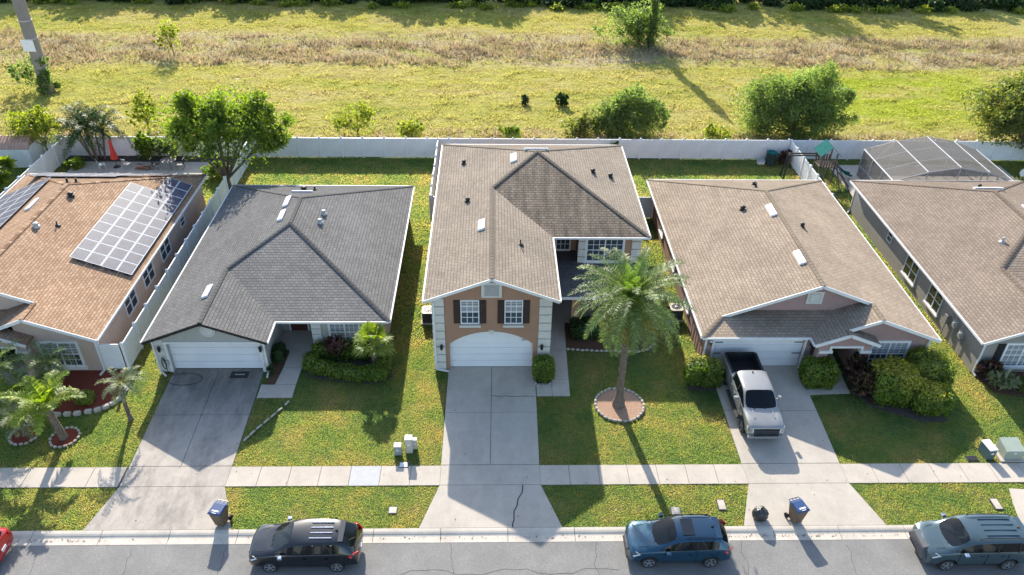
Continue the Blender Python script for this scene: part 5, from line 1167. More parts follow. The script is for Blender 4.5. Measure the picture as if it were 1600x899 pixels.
def make_vehicle(name, label, cat, L, Wd, rings, mats, regions, axles, rw, loc, rz, extra=None, cut=None, arch=True, crease=.35):
    """rings from front (d=0) to rear (d=L); regions(i, j) -> material index for the quad between ring i and i+1, column j"""
    t = thing(name, label, cat, loc, rz); hw = Wd/2
    V, n = loft(rings, hw); V = [(L/2-x, y, z) for x, y, z in V]; F = []; MI = []; nr = len(rings)
    for i in range(nr-1):
        for j in range(n):
            F.append((i*n+j, i*n+(j+1) % n, (i+1)*n+(j+1) % n, (i+1)*n+j)); jj = j if j < 8 else 15-j; MI.append(regions(i, jj))
    F.append(tuple(range(n))[::-1]); MI.append(0); F.append(tuple((nr-1)*n+k for k in range(n))); MI.append(0)
    me = bpy.data.meshes.new('tmp'); me.from_pydata(V, [], F)
    for m in mats: me.materials.append(m)
    me.polygons.foreach_set('material_index', MI); me.update()
    bm = bmesh.new(); bm.from_mesh(me); bmesh.ops.recalc_face_normals(bm, faces=bm.faces)
    cl = bm.edges.layers.float.new('crease_edge')
    for e in bm.edges:
        f = e.link_faces
        if len(f) == 2 and f[0].material_index != f[1].material_index: e[cl] = .95
        elif len(f) == 2 and max(abs(e.verts[0].co.y), abs(e.verts[1].co.y)) > .5*hw: e[cl] = crease*.5
    bm.to_mesh(me); bm.free()
    ob = bpy.data.objects.new('tmp', me); COL.objects.link(ob)
    sb = ob.modifiers.new('s', 'SUBSURF'); sb.levels = 2; sb.render_levels = 2
    tmp = [ob]
    def cutter(mb):
        c = mb.build('tmpcut', mats[-1]); tmp.append(c); b = ob.modifiers.new('b', 'BOOLEAN'); b.object = c; b.operation = 'DIFFERENCE'; b.solver = 'EXACT'; b.material_mode = 'TRANSFER'
    if arch:
        for ax in axles:
            for s in (-1, 1):
                mb = MB(); k = 20; R = rw+.07
                prof = [(math.cos(2*math.pi*i/k)*R, math.sin(2*math.pi*i/k)*R) for i in range(k)]
                mb.slab([(L/2-ax+x, s*(hw-.27), rw+z) for x, z in prof], (0, s*.6, 0)); cutter(mb)
    if cut: cutter(cut)
    dg = bpy.context.evaluated_depsgraph_get(); em = bpy.data.meshes.new_from_object(ob.evaluated_get(dg), depsgraph=dg)
    for o in tmp: bpy.data.objects.remove(o)
    bm = bmesh.new(); bm.from_mesh(em); nm = [m.name for m in em.materials]
    groups = {}
    for f in bm.faces: groups.setdefault(nm[f.material_index] if f.material_index < len(nm) else mats[0].name, []).append(f)
    parts = {}
    pn = {mats[0].name: 'body'}
    for m in mats[1:]: pn.setdefault(m.name, {'car_glass': 'windows', 'black_plastic': 'wheel_housing'}.get(m.name, 'lower_cladding'))
    for g_, fs in groups.items():
        idx = {}; vs = []; ff = []
        for f in fs:
            q = []
            for v in f.verts:
                if v.index not in idx: idx[v.index] = len(vs); vs.append(tuple(v.co))
                q.append(idx[v.index])
            ff.append(q)
        m2 = bpy.data.meshes.new(pn.get(g_, 'body')); m2.from_pydata(vs, [], ff); m2.materials.append(bpy.data.materials[g_])
        m2.polygons.foreach_set('use_smooth', [pn.get(g_) != 'wheel_housing']*len(ff)); m2.update()
        o = bpy.data.objects.new(pn.get(g_, 'body'), m2); COL.objects.link(o); o.parent = t; parts[pn.get(g_, 'body')] = o
    bm.free()
    # wheels
    for ax in axles:
        for s in (-1, 1):
            x = L/2-ax; y0 = s*(hw-.13)
            mb = MB(); w = .115; mb.lathe((x, y0, rw), [(rw*.66,-w),(rw*.93,-w),(rw,-w*.7),(rw,w*.7),(rw*.93,w),(rw*.66,w)], 26, axis='y'); wh = mb.build('wheel', M['rubber'], t, smooth=False)
            rm = MB(); o_ = s*w; rr = rw*.66
            rm.lathe((x, y0, rw), [(rr,-w+.01),(rr,w-.01)], 24, axis='y')
            for k in range(5):
                for dlt in (-.12, .12):
                    a = 2*math.pi*k/5+.3; rm.beam((x+math.cos(a+dlt*2.2)*.05, y0+o_*.93, rw+math.sin(a+dlt*2.2)*.05), (x+math.cos(a+dlt)*rr*.96, y0+o_*.98, rw+math.sin(a+dlt)*rr*.96), .045, .03, up=(0,1,0), mi=1)
            for k in range(20):
                a, b = 2*math.pi*k/20, 2*math.pi*(k+1)/20; rm.beam((x+math.cos(a)*rr, y0+o_, rw+math.sin(a)*rr), (x+math.cos(b)*rr, y0+o_, rw+math.sin(b)*rr), .03, .03, up=(0,1,0), mi=1)
            rm.lathe((x, y0+o_*.95, rw), [(.055,-.02),(.055,.02)], 10, axis='y', mi=1)
            rm.build('rim', [M['black'], M['rim']] if 'truck' not in name else [M['black'], M['bumper_dark']], wh)
    if extra: extra(t, L, hw)
    return t
def suv_rings(L, hf, hc, dc, dw, dr, dg, H, zb2, zb=.24, nose=.74, tail=.88, rail=.77, rearrail=.74, box=0, noseout=.0, rb=None):
    zcow = hc; belt = lambda d: hc+(zb2-hc)*max(0, min(1, (d-dc)/(dg-dc)))
    m = (dw+dr)/2
    R = [(.03, nose, .30, .42, .58, hf-.16, [(.62,hf-.11,0),(.46,hf-.08,0),(.24,hf-.06,-.01),(0,hf-.05,-.02)]),
         (.16, .91, .22, .40, .62, hf-.06, [(.82,hf-.01,0),(.6,hf+.03,-.02),(.32,hf+.04,-.04),(0,hf+.05,-.06)]),
         (.50, .985, zb, .42, .66, hf+.03, [(.90,hf+.075,0),(.66,hf+.11,0),(.36,hf+.11,0),(0,hf+.12,0)]),
         (dc, 1., zb, .42, .70, hc-.03, [(.94,hc+.02,0),(.86,hc+.06,0),(.76,hc+.07,-.10),(0,hc+.09,-.20)]),
         (dw, 1., zb, .42, .72, belt(dw)-.03, [(.945,belt(dw)+.03,0),(rail,H-.12,0),(rail-.09,H-.05,0),(0,H-.015,-.06)]),
         (m, 1., zb, .42, .72, belt(m)-.03, [(.945,belt(m)+.03,0),(rail+.005,H-.09,0),(rail-.09,H-.02,0),(0,H,0)]),
         (m+(dr-m)*.62, 1., zb, .42, .73, belt(m+.6)-.03, [(.94,belt(m+.6)+.03,0),(rearrail+.01,H-.10,0),(rearrail-.08,H-.035,0),(0,H-.01,0)]),
         (dr, .995, zb, .43, .74, belt(dr)-.03, [(.93,belt(dr)+.05,0),(rearrail-.02,H-.15,0),(rearrail-.10,H-.07,0),(0,H-.045,.03)]),
         (dg, .96, zb+.02, .45, .76, zb2-.10, [(.88,zb2-.02,0),(.80,zb2+.02,0),(.68,zb2+.03,.04),(0,zb2+.04,.08)]),
         (L-.07, .92, .27, .46, .70, .86, [(.84,.90,0),(.74,.91,0),(.5,.92,.01),(0,.93,.03)]),
         (L, tail*.93, .34, .46, .58, .66, [(.74,.69,0),(.6,.70,0),(.4,.70,0),(0,.70,0)])]
    return R
def suv_regions(i, j):
    if i <= 8 and j in (0, 1): return 2
    if i == 3 and j == 7: return 1
    if i in (3, 4, 5, 6) and j == 5: return 1
    if i == 7 and j == 7: return 1
    return 0
def surf_box(t, name, mat, x0, x1, y0, y1, z0, z1, bevel=.02, smooth=True):
    mb = MB(); mb.box(x0, x1, y0, y1, z0, z1); return mb.build(name, mat, t, bevel=bevel)
def suv_extra(style):
    def f(t, L, hw):
        X = lambda d: L/2-d; hf, hc, dc, dw, dr, dg, H, zb2, ax = style['p']
        for s in (-1, 1):
            mb = MB(); q = [(X(.10), s*hw*.60, hf-.10), (X(.02+.05), s*hw*.62, hf-.24), (X(.24), s*hw*.93, hf-.20), (X(.52), s*hw*.975, hf-.03), (X(.34), s*hw*.86, hf+.025)]
            mb.slab(q, (.02, s*.02, .015)); mb.build('headlight', M['lamp_clear'], t)
            mb = MB(); q = [(X(L-.04), s*hw*.66, zb2-.24), (X(L-.03), s*hw*.66, zb2-.08), (X(dg), s*hw*.86, zb2-.04), (X(dg-.22), s*hw*.965, zb2-.10), (X(dg-.1), s*hw*.985, zb2-.22)]
            mb.slab(q, (-.035, s*.02, .01)); mb.build('taillight', M['lamp_red'], t)
            mb = MB(); xm = X(dc+.42); mb.box(xm-.11, xm+.09, min(s*(hw+.02), s*(hw+.21)), max(s*(hw+.02), s*(hw+.21)), hc+.03, hc+.18); mb.beam((xm-.05, s*(hw-.06), hc+.03), (xm-.05, s*(hw+.06), hc+.07), .07, .05); mb.build('door_mirror', M[style.get('mirror', style['paint'])], t, bevel=.03)
            for d in (dw+.62, dw+1.55):
                mb = MB(); y = s*(hw+.004); mb.box(X(d)-.02, X(d)+.16, min(y, y+s*.03), max(y, y+s*.03), hc-.16, hc-.125); mb.build('door_handle', M[style.get('handle', style['paint'])], t)
            mb = MB()
            for d in (dc+.28, dw+.80, dw+1.72): mb.box(X(d)-.006, X(d)+.006, min(s*hw*.985, s*(hw+.003)), max(s*hw*.985, s*(hw+.003)), .42, hc-.03)
            mb.box(X(dw+1.72), X(dc+.28), min(s*hw*.985, s*(hw+.004)), max(s*hw*.985, s*(hw+.004)), .40, .415); mb.build('door_seam', M['black'], t)
            m = (dw+dr)/2
            # B and C pillars standing over the side glass
            mb = MB()
            for d, wd in ((m-.08,.08), (m+(dr-m)*.62+.05,.09)): mb.beam((X(d), s*hw*.958, zb2 if d > m else hc+.07), (X(d), s*(hw*.80), H-.10), wd, .03, up=(0,s,0))
            mb.build('window_pillar', M['black'], t)
            if style.get('chrome'):
                mb = MB(); zz = lambda d: hc+(zb2-hc)*(d-dc)/(dg-dc)+.03; mb.beam((X(dc+.2), s*hw*.975, zz(dc)+.02), (X(dr-.1), s*hw*.96, zz(dr)+.01), .02, .025); mb.build('window_trim', M['chrome'], t)
            if style.get('rails'):
                mb = MB(); yr = s*hw*.68; mb.tube([(X(dw+.35), yr, H-.03), (X(dw+.5), yr, H+.055), (X(dr-.35), yr, H+.035), (X(dr-.18), yr, H-.05)], .022, 6); mb.build('roof_rail', M[style['rails']], t)
        for d in (dc+1.05, dc+1.95):
            for s in (-1, 1):
                mb = MB(); mb.box(X(d)-.22, X(d)+.28, s*.36-.23, s*.36+.23, .62, .80); mb.slab([(X(d)-.22,s*.36-.23,.80),(X(d)-.06,s*.36-.23,.80),(X(d)-.28,s*.36-.23,hc+.12),(X(d)-.38,s*.36-.23,hc+.10)], (0,.46,0)); mb.box(X(d)-.40, X(d)-.30, s*.36-.12, s*.36+.12, hc+.12, hc+.28); mb.build('seat', M['seat'], t, bevel=.03)
        mb = MB(); mb.box(X(dc+.62), X(dc-.1), -hw*.78, hw*.78, hc-.25, hc-.02); mb.build('dashboard', M['bumper_dark'], t, bevel=.03)
        mb = MB()
        for s in (-1, 1): mb.beam((X(dc-.02), s*hw*.70, hc+.062), (X(.42), s*hw*.60, hf+.118), .012, .006)
        mb.build('bonnet_seam', M['black'], t)
        mb = MB(); g0 = hf-.34
        mb.slab([(X(.015), -hw*.44, g0), (X(.015), hw*.44, g0), (X(.05), hw*.5, hf-.12), (X(.05), -hw*.5, hf-.12)], (.03,0,0)); gr_ = mb.build('grille', M['black'], t)
        mb = MB()
        for k in range(3): mb.beam((X(-.02+.01*k), -hw*.44, g0+.05+k*.06), (X(-.02+.01*k), hw*.44, g0+.05+k*.06), .012, .014)
        mb.build('grille_bar', M['chrome'], gr_)
        mb = MB(); mb.box(X(.06), X(-.03), -hw*.62, hw*.62, .28, .38); mb.build('bumper_intake', M['black'], t, bevel=.02)
        mb = MB(); mb.box(X(L)-.025, X(L)+.05, -.16, .16, .62, .76); mb.build('number_plate', M['trim'], t)
        mb = MB(); mb.box(X(dr+.04)-.1, X(dr-.12)-.02, -hw*.62, hw*.62, H-.085, H-.045); mb.build('roof_spoiler', M[style['paint']], t, bevel=.015)
        mb = MB(); mb.beam((X(dc-.12), -.1, hc+.105), (X(dc+.12), -.62, hc+.14), .02, .015); mb.beam((X(dc-.12), .45, hc+.10), (X(dc+.12), -.05, hc+.15), .02, .015); mb.build('wiper', M['black'], t)
        mb = MB(); mb.beam((X(dg+.02), 0, zb2+.06), (X(dg-.2), .3, zb2+.24), .02, .015); mb.build('rear_wiper', M['black'], t)
        if style.get('sunroof'):
            mb = MB(); mb.box(X(dw+.75), X(dw+.22), -hw*.48, hw*.48, H-.018, H+.004); mb.build('sunroof', M['darkglass'], t, bevel=.01)
        if style.get('ribs'):
            mb = MB()
            for k in range(4): y = (k-1.5)*hw*.30; mb.box(X(dr-.35), X(dw+.75), y-.025, y+.025, H-.02, H+.018)
            mb.build('roof_rib', M[style['ribs']], t, bevel=.008)
        mb = MB(); mb.slab([(X(dr-.15), .03, H-.03), (X(dr-.28), .03, H-.03), (X(dr-.14), .03, H+.05)], (0,-.06,0)); mb.build('roof_antenna', M['black'], t)
    return f
# black SUV
st = dict(p=(.98,1.08,1.10,1.95,4.0,4.55,1.69,1.16,0), paint='p_black', chrome=1, ribs='chrome', handle='p_black', mirror='chrome')
make_vehicle('suv', 'black SUV with chrome window trim and four silver roof ribs parked at the kerb', 'car', 4.77, 1.84, suv_rings(4.77,.98,1.08,1.15,1.95,4.0,4.55,1.69,1.16), [M['p_black'], M['carglass'], M['plastic'], M['black']], suv_regions, (.95, 3.81), .35, (-8.12, 21.85, -.08), math.pi, suv_extra(st))
st = dict(p=(.95,1.05,1.25,2.12,3.9,4.33,1.65,1.17,0), paint='p_blue', sunroof=1, handle='p_blue', rails='black')
make_vehicle('crossover', 'deep blue crossover with dark sunroof parked at the kerb below the date palm', 'car', 4.55, 1.84, suv_rings(4.55,.95,1.05,1.30,2.12,3.9,4.33,1.65,1.17), [M['p_blue'], M['carglass'], M['plastic'], M['black']], suv_regions, (.92, 3.62), .355, (8.17, 21.93, -.08), math.pi, suv_extra(st))
st = dict(p=(1.02,1.12,1.05,1.75,4.30,4.62,1.76,1.20,0), paint='p_teal', rails='blackmetal', ribs='p_teal', mirror='chrome')
make_vehicle('boxy_suv', 'greyish teal boxy SUV with dark front bumper at the right end of the street', 'car', 4.78, 1.92, suv_rings(4.78,1.02,1.12,1.10,1.78,4.30,4.62,1.76,1.20,rail=.82,rearrail=.80,nose=.80), [M['p_teal'], M['carglass'], M['p_teal'], M['black']], suv_regions, (.95, 3.66), .36, (21.28, 21.72, -.08), math.pi+.0, suv_extra(st))
st = dict(p=(.90,.98,1.15,2.0,3.7,4.2,1.48,1.05,0), paint='p_red')
make_vehicle('red_car', 'bright red car whose tail just enters at the left edge of the street', 'car', 4.4, 1.8, suv_rings(4.4,.90,.98,1.2,2.0,3.7,4.2,1.48,1.05), [M['p_red'], M['carglass'], M['plastic'], M['black']], suv_regions, (.9, 3.5), .33, (-23.3, 21.8, -.08), math.pi, suv_extra(st))
bx_ = [o for o in bpy.data.objects if o.parent and o.parent.name == 'boxy_suv']
mb = MB(); mb.slab([(2.36,-.80,.30),(2.36,.80,.30),(2.45,.68,.56),(2.47,.50,.98),(2.47,-.50,.98),(2.45,-.68,.56)], (-.3,0,.09)); mb.build('front_bumper', M['bumper_dark'], bpy.data.objects['boxy_suv'], bevel=.04)
# pickup truck
def truck():
    L, Wd = 5.75, 1.98; hw = Wd/2; lift = .20; hf, hc, H = 1.22, 1.33, 1.98; bz = 1.46
    def R(d, w, zb, z2, z3, z4, top): return (d, w, zb+lift*.6, z2+lift*.5, z3+lift*.5, z4, top)
    rings = [R(.04,.84,.42,.52,.75,1.02,[(.76,1.06,0),(.6,1.10,0),(.3,1.12,0),(0,1.13,0)]),
             R(.15,.94,.36,.50,.78,1.12,[(.86,1.17,0),(.66,1.20,0),(.34,1.20,0),(0,1.19,0)]),
             R(.55,.99,.34,.48,.80,1.20,[(.92,1.25,0),(.68,1.31,0),(.36,1.28,0),(0,1.28,0)]),
             R(1.35,1.,.34,.48,.80,1.27,[(.95,1.31,0),(.91,1.34,0),(.86,1.355,-.04),(0,1.37,-.14)]),
             R(2.10,1.,.34,.48,.80,1.30,[(.93,1.36,0),(.82,H-.13,0),(.76,H-.055,0),(0,H-.02,-.05)]),
             R(2.9,1.,.34,.48,.80,1.32,[(.93,1.38,0),(.82,H-.10,0),(.75,H-.03,0),(0,H,0)]),
             R(3.62,1.,.34,.48,.80,1.34,[(.93,1.40,0),(.81,H-.12,0),(.74,H-.05,0),(0,H-.02,0)]),
             R(3.80,1.,.34,.48,.80,1.36,[(.93,1.43,0),(.78,1.45,0),(.6,1.46,0),(0,1.46,0)]),
             R(3.86,1.,.34,.48,.80,1.38,[(.95,bz,0),(.84,bz,0),(.6,bz,0),(0,bz,0)]),
             R(5.5,.99,.38,.50,.80,1.38,[(.95,bz,0),(.84,bz,0),(.6,bz,0),(0,bz,0)]),
             R(5.73,.96,.42,.55,.80,1.38,[(.92,bz-.01,0),(.84,bz-.01,0),(.6,bz-.01,0),(0,bz-.01,0)])]
    def reg(i, j):
        if i == 3 and j == 7: return 1
        if i in (3, 4, 5) and j == 5: return 1
        if i == 6 and j == 7: return 1
        if j in (0, 1): return 2
        return 0
    cb = MB(); cb.box(L/2-5.62, L/2-3.98, -.80, .80, .92, 1.8)
    def ex(t, L, hw):
        X = lambda d: L/2-d
        mb = MB(); mb.slab([(X(.02),-.62,.78),(X(.02),.62,.78),(X(.10),.66,1.08),(X(.10),-.66,1.08)], (.05,0,0)); g_ = mb.build('grille', M['black'], t)
        mb = MB()
        for k in range(3): mb.beam((X(-.04), -.58, .84+k*.08), (X(-.04), .58, .84+k*.08), .012, .02)
        for s in (-1, 1): mb.beam((X(-.045), s*.60, .80), (X(-.02), s*.62, 1.06), .02, .03)
        mb.build('grille_bar', M['bumper_dark'], g_)
        mb = MB(); mb.box(X(.10), X(-.09), -.93, .93, .50, .68); mb.build('front_bumper', M['p_silver'], t, bevel=.04)
        mb = MB(); mb.box(X(.10), X(-.07), -.62, .62, .66, .76); mb.build('bumper_intake', M['black'], t, bevel=.01)
        mb = MB(); mb.box(X(5.72), X(5.88), -.9, .9, .55, .72); mb.build('rear_bumper', M['black'], t, bevel=.03)
        for s in (-1, 1):
            mb = MB(); mb.slab([(X(.03), s*.66, .86), (X(.05), s*.68, 1.06), (X(.30), s*.955, 1.10), (X(.30), s*.97, .92), (X(.10), s*.86, .80)], (.02, s*.02, .005)); mb.build('headlight', M['lamp_clear'], t)
            mb = MB(); xm = X(1.95); mb.box(xm-.10, xm+.10, min(s*1.04, s*1.30), max(s*1.04, s*1.22), 1.38, 1.58); mb.beam((xm, s*.93, 1.38), (xm, s*1.1, 1.45), .08, .05); mb.build('door_mirror', M['p_silver'], t, bevel=.03)
            mb = MB(); mb.box(X(3.7), X(1.5), min(s*.93, s*1.14), max(s*.93, s*1.14), .44, .50); mb.build('side_step', M['black'], t, bevel=.02)
            for ax in (1.02, 4.75):
                mb = MB(); k = 12; pr = [(math.cos(math.pi*i/k), math.sin(math.pi*i/k)) for i in range(k+1)]
                for i in range(k): mb.beam((X(ax)+pr[i][0]*.52, s*(hw+.015), .44+pr[i][1]*.52), (X(ax)+pr[i+1][0]*.52, s*(hw+.015), .44+pr[i+1][1]*.52), .05, .07, up=(0,1,0))
                mb.build('wheel_flare', M['black'], t)
            for d in (2.75, 3.45):
                mb = MB(); y = s*(hw+.004); mb.box(X(d)-.02, X(d)+.16, min(y, y+s*.03), max(y, y+s*.03), 1.16, 1.20); mb.build('door_handle', M['p_silver'], t)
            mb = MB()
            for d in (1.62, 2.72, 3.72): mb.box(X(d)-.006, X(d)+.006, min(s*hw*.985, s*(hw+.003)), max(s*hw*.985, s*(hw+.003)), .60, 1.32)
            mb.build('door_seam', M['black'], t)
            mb = MB(); mb.beam((X(2.62), s*.935, 1.36), (X(2.62), s*.80, H-.10), .09, .03, up=(0,s,0)); mb.beam((X(3.55), s*.935, 1.38), (X(3.55), s*.80, H-.12), .14, .03, up=(0,s,0)); mb.build('window_pillar', M['black'], t)
            mb = MB(); mb.box(X(5.66), X(3.92), min(s*.80, s*.93), max(s*.80, s*.93), bz-.005, bz+.025); mb.build('bed_rail', M['black'], t, bevel=.01)
            mb = MB(); mb.beam((X(.6), s*.52, 1.315), (X(1.25), s*.50, 1.375), .07, .03); mb.build('hood_crease', M['p_silver'], t, bevel=.012)
        mb = MB(); mb.box(X(5.72), X(5.60), -.82, .82, bz-.01, bz+.02); mb.build('tailgate_cap', M['black'], t)
        mb = MB(); mb.slab([(X(3.3), .03, H-.03), (X(3.45), .03, H-.03), (X(3.42), .03, H+.06)], (0,-.06,0)); mb.build('roof_antenna', M['black'], t)
        mb = MB(); mb.beam((X(1.2), .1, 1.385), (X(1.45), .62, 1.40), .02, .015); mb.beam((X(1.2), -.45, 1.38), (X(1.45), .05, 1.41), .02, .015); mb.build('wiper', M['black'], t)
    make_vehicle('pickup_truck', 'silver grey crew cab pickup truck with open black lined bed in the pink house driveway', 'pickup truck', L, Wd, rings, [M['p_silver'], M['carglass'], M['black'], M['black']], reg, (1.02, 4.75), .44, (13.95, 31.12, 0.0), -math.pi/2, ex, cut=cb, crease=.6)
truck()
# ---------------------------------------------------------------- bins and street things
M['binbody'] = simple('brown_bin_plastic', (.14,.095,.065), (.11,.075,.05), 4, .55)
M['binlid'] = simple('blue_bin_lid', (.03,.065,.17), (.025,.055,.145), 4, .35, spec=.5)
def bin_(label, loc, rz):
    t = thing('wheeled_bin', label, 'bin', loc, rz, 'wheeled rubbish bins put out at the kerb')
    b = [(-.22,-.24),(.22,-.24),(.22,.22),(-.22,.22)]; u = [(-.30,-.38),(.30,-.38),(.30,.34),(-.30,.34)]
    mb = MB(); mb.add([(x,y,.06) for x,y in b]+[(x,y,1.0) for x,y in u], [(3,2,1,0),(4,5,6,7),(0,1,5,4),(1,2,6,5),(2,3,7,6),(3,0,4,7)]); mb.build('bin_body', M['binbody'], t, bevel=.03)
    mb = MB(); mb.box(-.32,.32,-.41,.33,1.0,1.045); mb.slab([(-.29,-.43,1.045),(-.29,.28,1.045),(-.29,.18,1.10),(-.29,-.34,1.085)], (.58,0,0)); l = mb.build('lid', M['binlid'], t, bevel=.018)
    mb = MB(); mb.box(-.16,.16,-.27,-.19,1.09,1.096+.004); mb.box(-.1,.1,-.36,-.33,1.086,1.093); mb.build('lid_sticker', M['trim'], l)
    mb = MB(); mb.tube([(-.26,.33,1.02),(-.26,.43,1.03),(.26,.43,1.03),(.26,.33,1.02)], .02, 6)
    for x in (-.09,.09): mb.beam((x,.33,1.03),(x,.43,1.03),.03,.02)
    mb.build('handle', M['binlid'], t)
    for s in (-1, 1):
        mb = MB(); mb.lathe((s*.29, .27, .13), [(.06,-.035),(.13,-.035),(.13,.035),(.06,.035)], 16, axis='x'); mb.build('wheel', M['rubber'], t)
    mb = MB(); mb.beam((-.3,.27,.13),(.3,.27,.13),.03,.03); mb.build('axle', M['blackmetal'], t)
bin_('brown bin with shiny blue lid on the stained driveway apron of the grey house', (-12.35,23.55,.0), rad(-14))
bin_('brown bin with blue lid and white stickers at the kerb below the pickup truck', (14.05,23.5,.0), rad(17))
def lumpy(name, label, cat, loc, R, mat, seed, sub=4, amp=.12, sc=(1,1,1)):
    bm = bmesh.new(); bmesh.ops.create_icosphere(bm, subdivisions=sub, radius=1); r = random.Random(seed); ks = [(Vector((r.gauss(0,1), r.gauss(0,1), r.gauss(0,1))).normalized(), r.uniform(4,11), r.uniform(0,6)) for _ in range(10)]
    for v in bm.verts:
        n = v.co.normalized(); d = 1+amp*sum(abs(math.sin(n.dot(k)*f+p)) for k, f, p in ks)/6-amp
        v.co = Vector((n.x*R*sc[0]*d, n.y*R*sc[1]*d, max(-.8*R*sc[2], n.z*R*sc[2]*d)))+Vector((0,0,.8*R*sc[2]))
    me = bpy.data.meshes.new(name); bm.to_mesh(me); bm.free(); me.materials.append(mat)
    me.polygons.foreach_set('use_smooth', [True]*len(me.polygons)); o = bpy.data.objects.new(name, me); COL.objects.link(o); o.location = loc; return tag(o, label, cat)
M['bag'] = simple('black_bin_bag', (.02,.02,.022), (.03,.03,.032), 8, .3, .03, 14, spec=.6)
bag = lumpy('rubbish_bag', 'full black rubbish bag on the driveway apron left of the second bin', 'rubbish bag', (12.42,23.62,0), .36, M['bag'], 4, 4, .28, (1,.9,1.05))
kn = MB(); kn.lathe((0,0,.62), [(.10,-.05),(.04,.03),(.07,.10),(.03,.13)], 8); kn.build('knot', M['bag'], bag)
M['cab_grey'] = simple('grey_cabinet', (.33,.34,.35), (.28,.29,.30), 4, .5); M['cab_cream'] = simple('cream_cabinet', (.55,.50,.40), (.5,.45,.36), 4, .5); M['cab_green'] = simple('pale_green_cabinet', (.36,.40,.33), (.31,.35,.28), 4, .5)
M['cab_dark'] = simple('dark_teal_cabinet', (.10,.15,.15), (.08,.12,.12), 4, .5)
def cabinet(label, loc, sx, sy, sz, mat, top, rz=0, name='utility_pedestal', slope=.0):
    t = thing(name, label, 'utility box', loc, rz)
    mb = MB(); mb.add([(-sx/2,-sy/2,-.03),(sx/2,-sy/2,-.03),(sx/2,sy/2,-.03),(-sx/2,sy/2,-.03),(-sx/2,-sy/2,sz-slope),(sx/2,-sy/2,sz-slope),(sx/2,sy/2,sz),(-sx/2,sy/2,sz)],
        [(0,3,2,1),(4,5,6,7),(0,1,5,4),(1,2,6,5),(2,3,7,6),(3,0,4,7)]); mb.build('cabinet', mat, t, bevel=.02)
    mb = MB(); mb.add([(-sx/2-.02,-sy/2-.02,sz-slope+.002),(sx/2+.02,-sy/2-.02,sz-slope+.002),(sx/2+.02,sy/2+.02,sz+.004),(-sx/2-.02,sy/2+.02,sz+.004),(-sx/2,-sy/2,sz-slope+.05),(sx/2,-sy/2,sz-slope+.05),(sx/2,sy/2,sz+.05),(-sx/2,sy/2,sz+.05)],
        [(0,3,2,1),(4,5,6,7),(0,1,5,4),(1,2,6,5),(2,3,7,6),(3,0,4,7)]); mb.build('cabinet_lid', top, t)
    mb = MB(); mb.box(-.07,.07,-sy/2-.012,-sy/2-.001,sz*.55,sz*.72); mb.build('label_plate', M['trim'], t)
    return t
cabinet('low grey utility pedestal with dark front in the grey house lawn, the left one', (-4.75,27.80,0), .36,.32,.55, M['cab_grey'], M['cab_cream'])
cabinet('taller cream utility pedestal standing right of the grey one', (-4.2,27.95,0), .36,.34,.92, M['cab_cream'], M['trim'])
cabinet('small pale box tucked behind the tall cream utility pedestal', (-3.93,28.15,0), .22,.2,.6, M['cab_cream'], M['trim'])
cabinet('dark teal utility pedestal with white louvred top by the sidewalk at right', (25.2,27.55,0), .42,.75,.62, M['cab_dark'], M['trim'], rad(6))
t = cabinet('large pale green transformer box by the sidewalk at the right edge', (26.35,27.55,.04), .95,.85,.68, M['cab_green'], M['cab_green'], slope=.14)
pd = MB(); pd.box(-.65,.62,-.55,.6,-.1,.03); pd.build('concrete_pad', M['walk'], t)
def meter_lid(label, x, y, w, d, mat, rz=0):
    o = MB(); o.box(-w/2-.04, w/2+.04, -d/2-.04, d/2+.04, -.08, .012); o = o.build('ground_box', M['plastic']); o.location = (x, y, 0); o.rotation_euler = (0,0,rz); tag(o, label, 'ground box')
    l = MB(); l.box(-w/2, w/2, -d/2, d/2, .0, .03); l.build('lid', M[mat], o)
meter_lid('square dull lid sunk in the verge between the black SUV and the centre driveway', -4.65, 24.2, .34, .34, 'kerb')
meter_lid('pale rectangular lid in the verge between the blue car and the wide driveway', 10.85, 24.4, .32, .55, 'walk')
meter_lid('grey lid in the verge beside the roof of the blue crossover', 8.6, 24.05, .4, .4, 'kerb')
meter_lid('pale rectangular lid in the verge behind the teal boxy SUV', 24.05, 24.35, .32, .6, 'walk')
meter_lid('dark open ground box in the lawn left of the teal utility pedestal', 24.35, 27.25, .5, .28, 'black')
meter_lid('round looking pale lid by the foot of the utility pedestals', -4.4, 27.0, .4, .28, 'trim')
# edging stones
def stones(pts, label, group, w=.235, d=.14, h=.13, jit=.03):
    r = random.Random(len(pts)*7+int(abs(pts[0][0])*10)); first = None
    for i, (x, y, a) in enumerate(pts):
        if i % 4 == 0:
            bm = bmesh.new(); bmesh.ops.create_cube(bm, size=1)
            for v in bm.verts: v.co = Vector((v.co.x*w*r.uniform(.85,1.05), v.co.y*d*r.uniform(.85,1.1), v.co.z*h*r.uniform(.85,1.1)))
            bmesh.ops.bevel(bm, geom=bm.edges[:], offset=.035, segments=2, affect='EDGES'); me = bpy.data.meshes.new('edging_stone'); bm.to_mesh(me); bm.free(); me.materials.append(M['stone'])
        o = bpy.data.objects.new('edging_stone', me); COL.objects.link(o); o.location = (x+r.uniform(-jit,jit)*.5, y+r.uniform(-jit,jit), .04+r.uniform(-.01,.015)); o.rotation_euler = (r.uniform(-.06,.06), r.uniform(-.06,.06), a+r.uniform(-.1,.1)); tag(o, label, 'stone', group)
def ring(cx, cy, R, n): return [(cx+R*math.cos(2*math.pi*i/n), cy+R*math.sin(2*math.pi*i/n), 2*math.pi*i/n+math.pi/2) for i in range(n)]
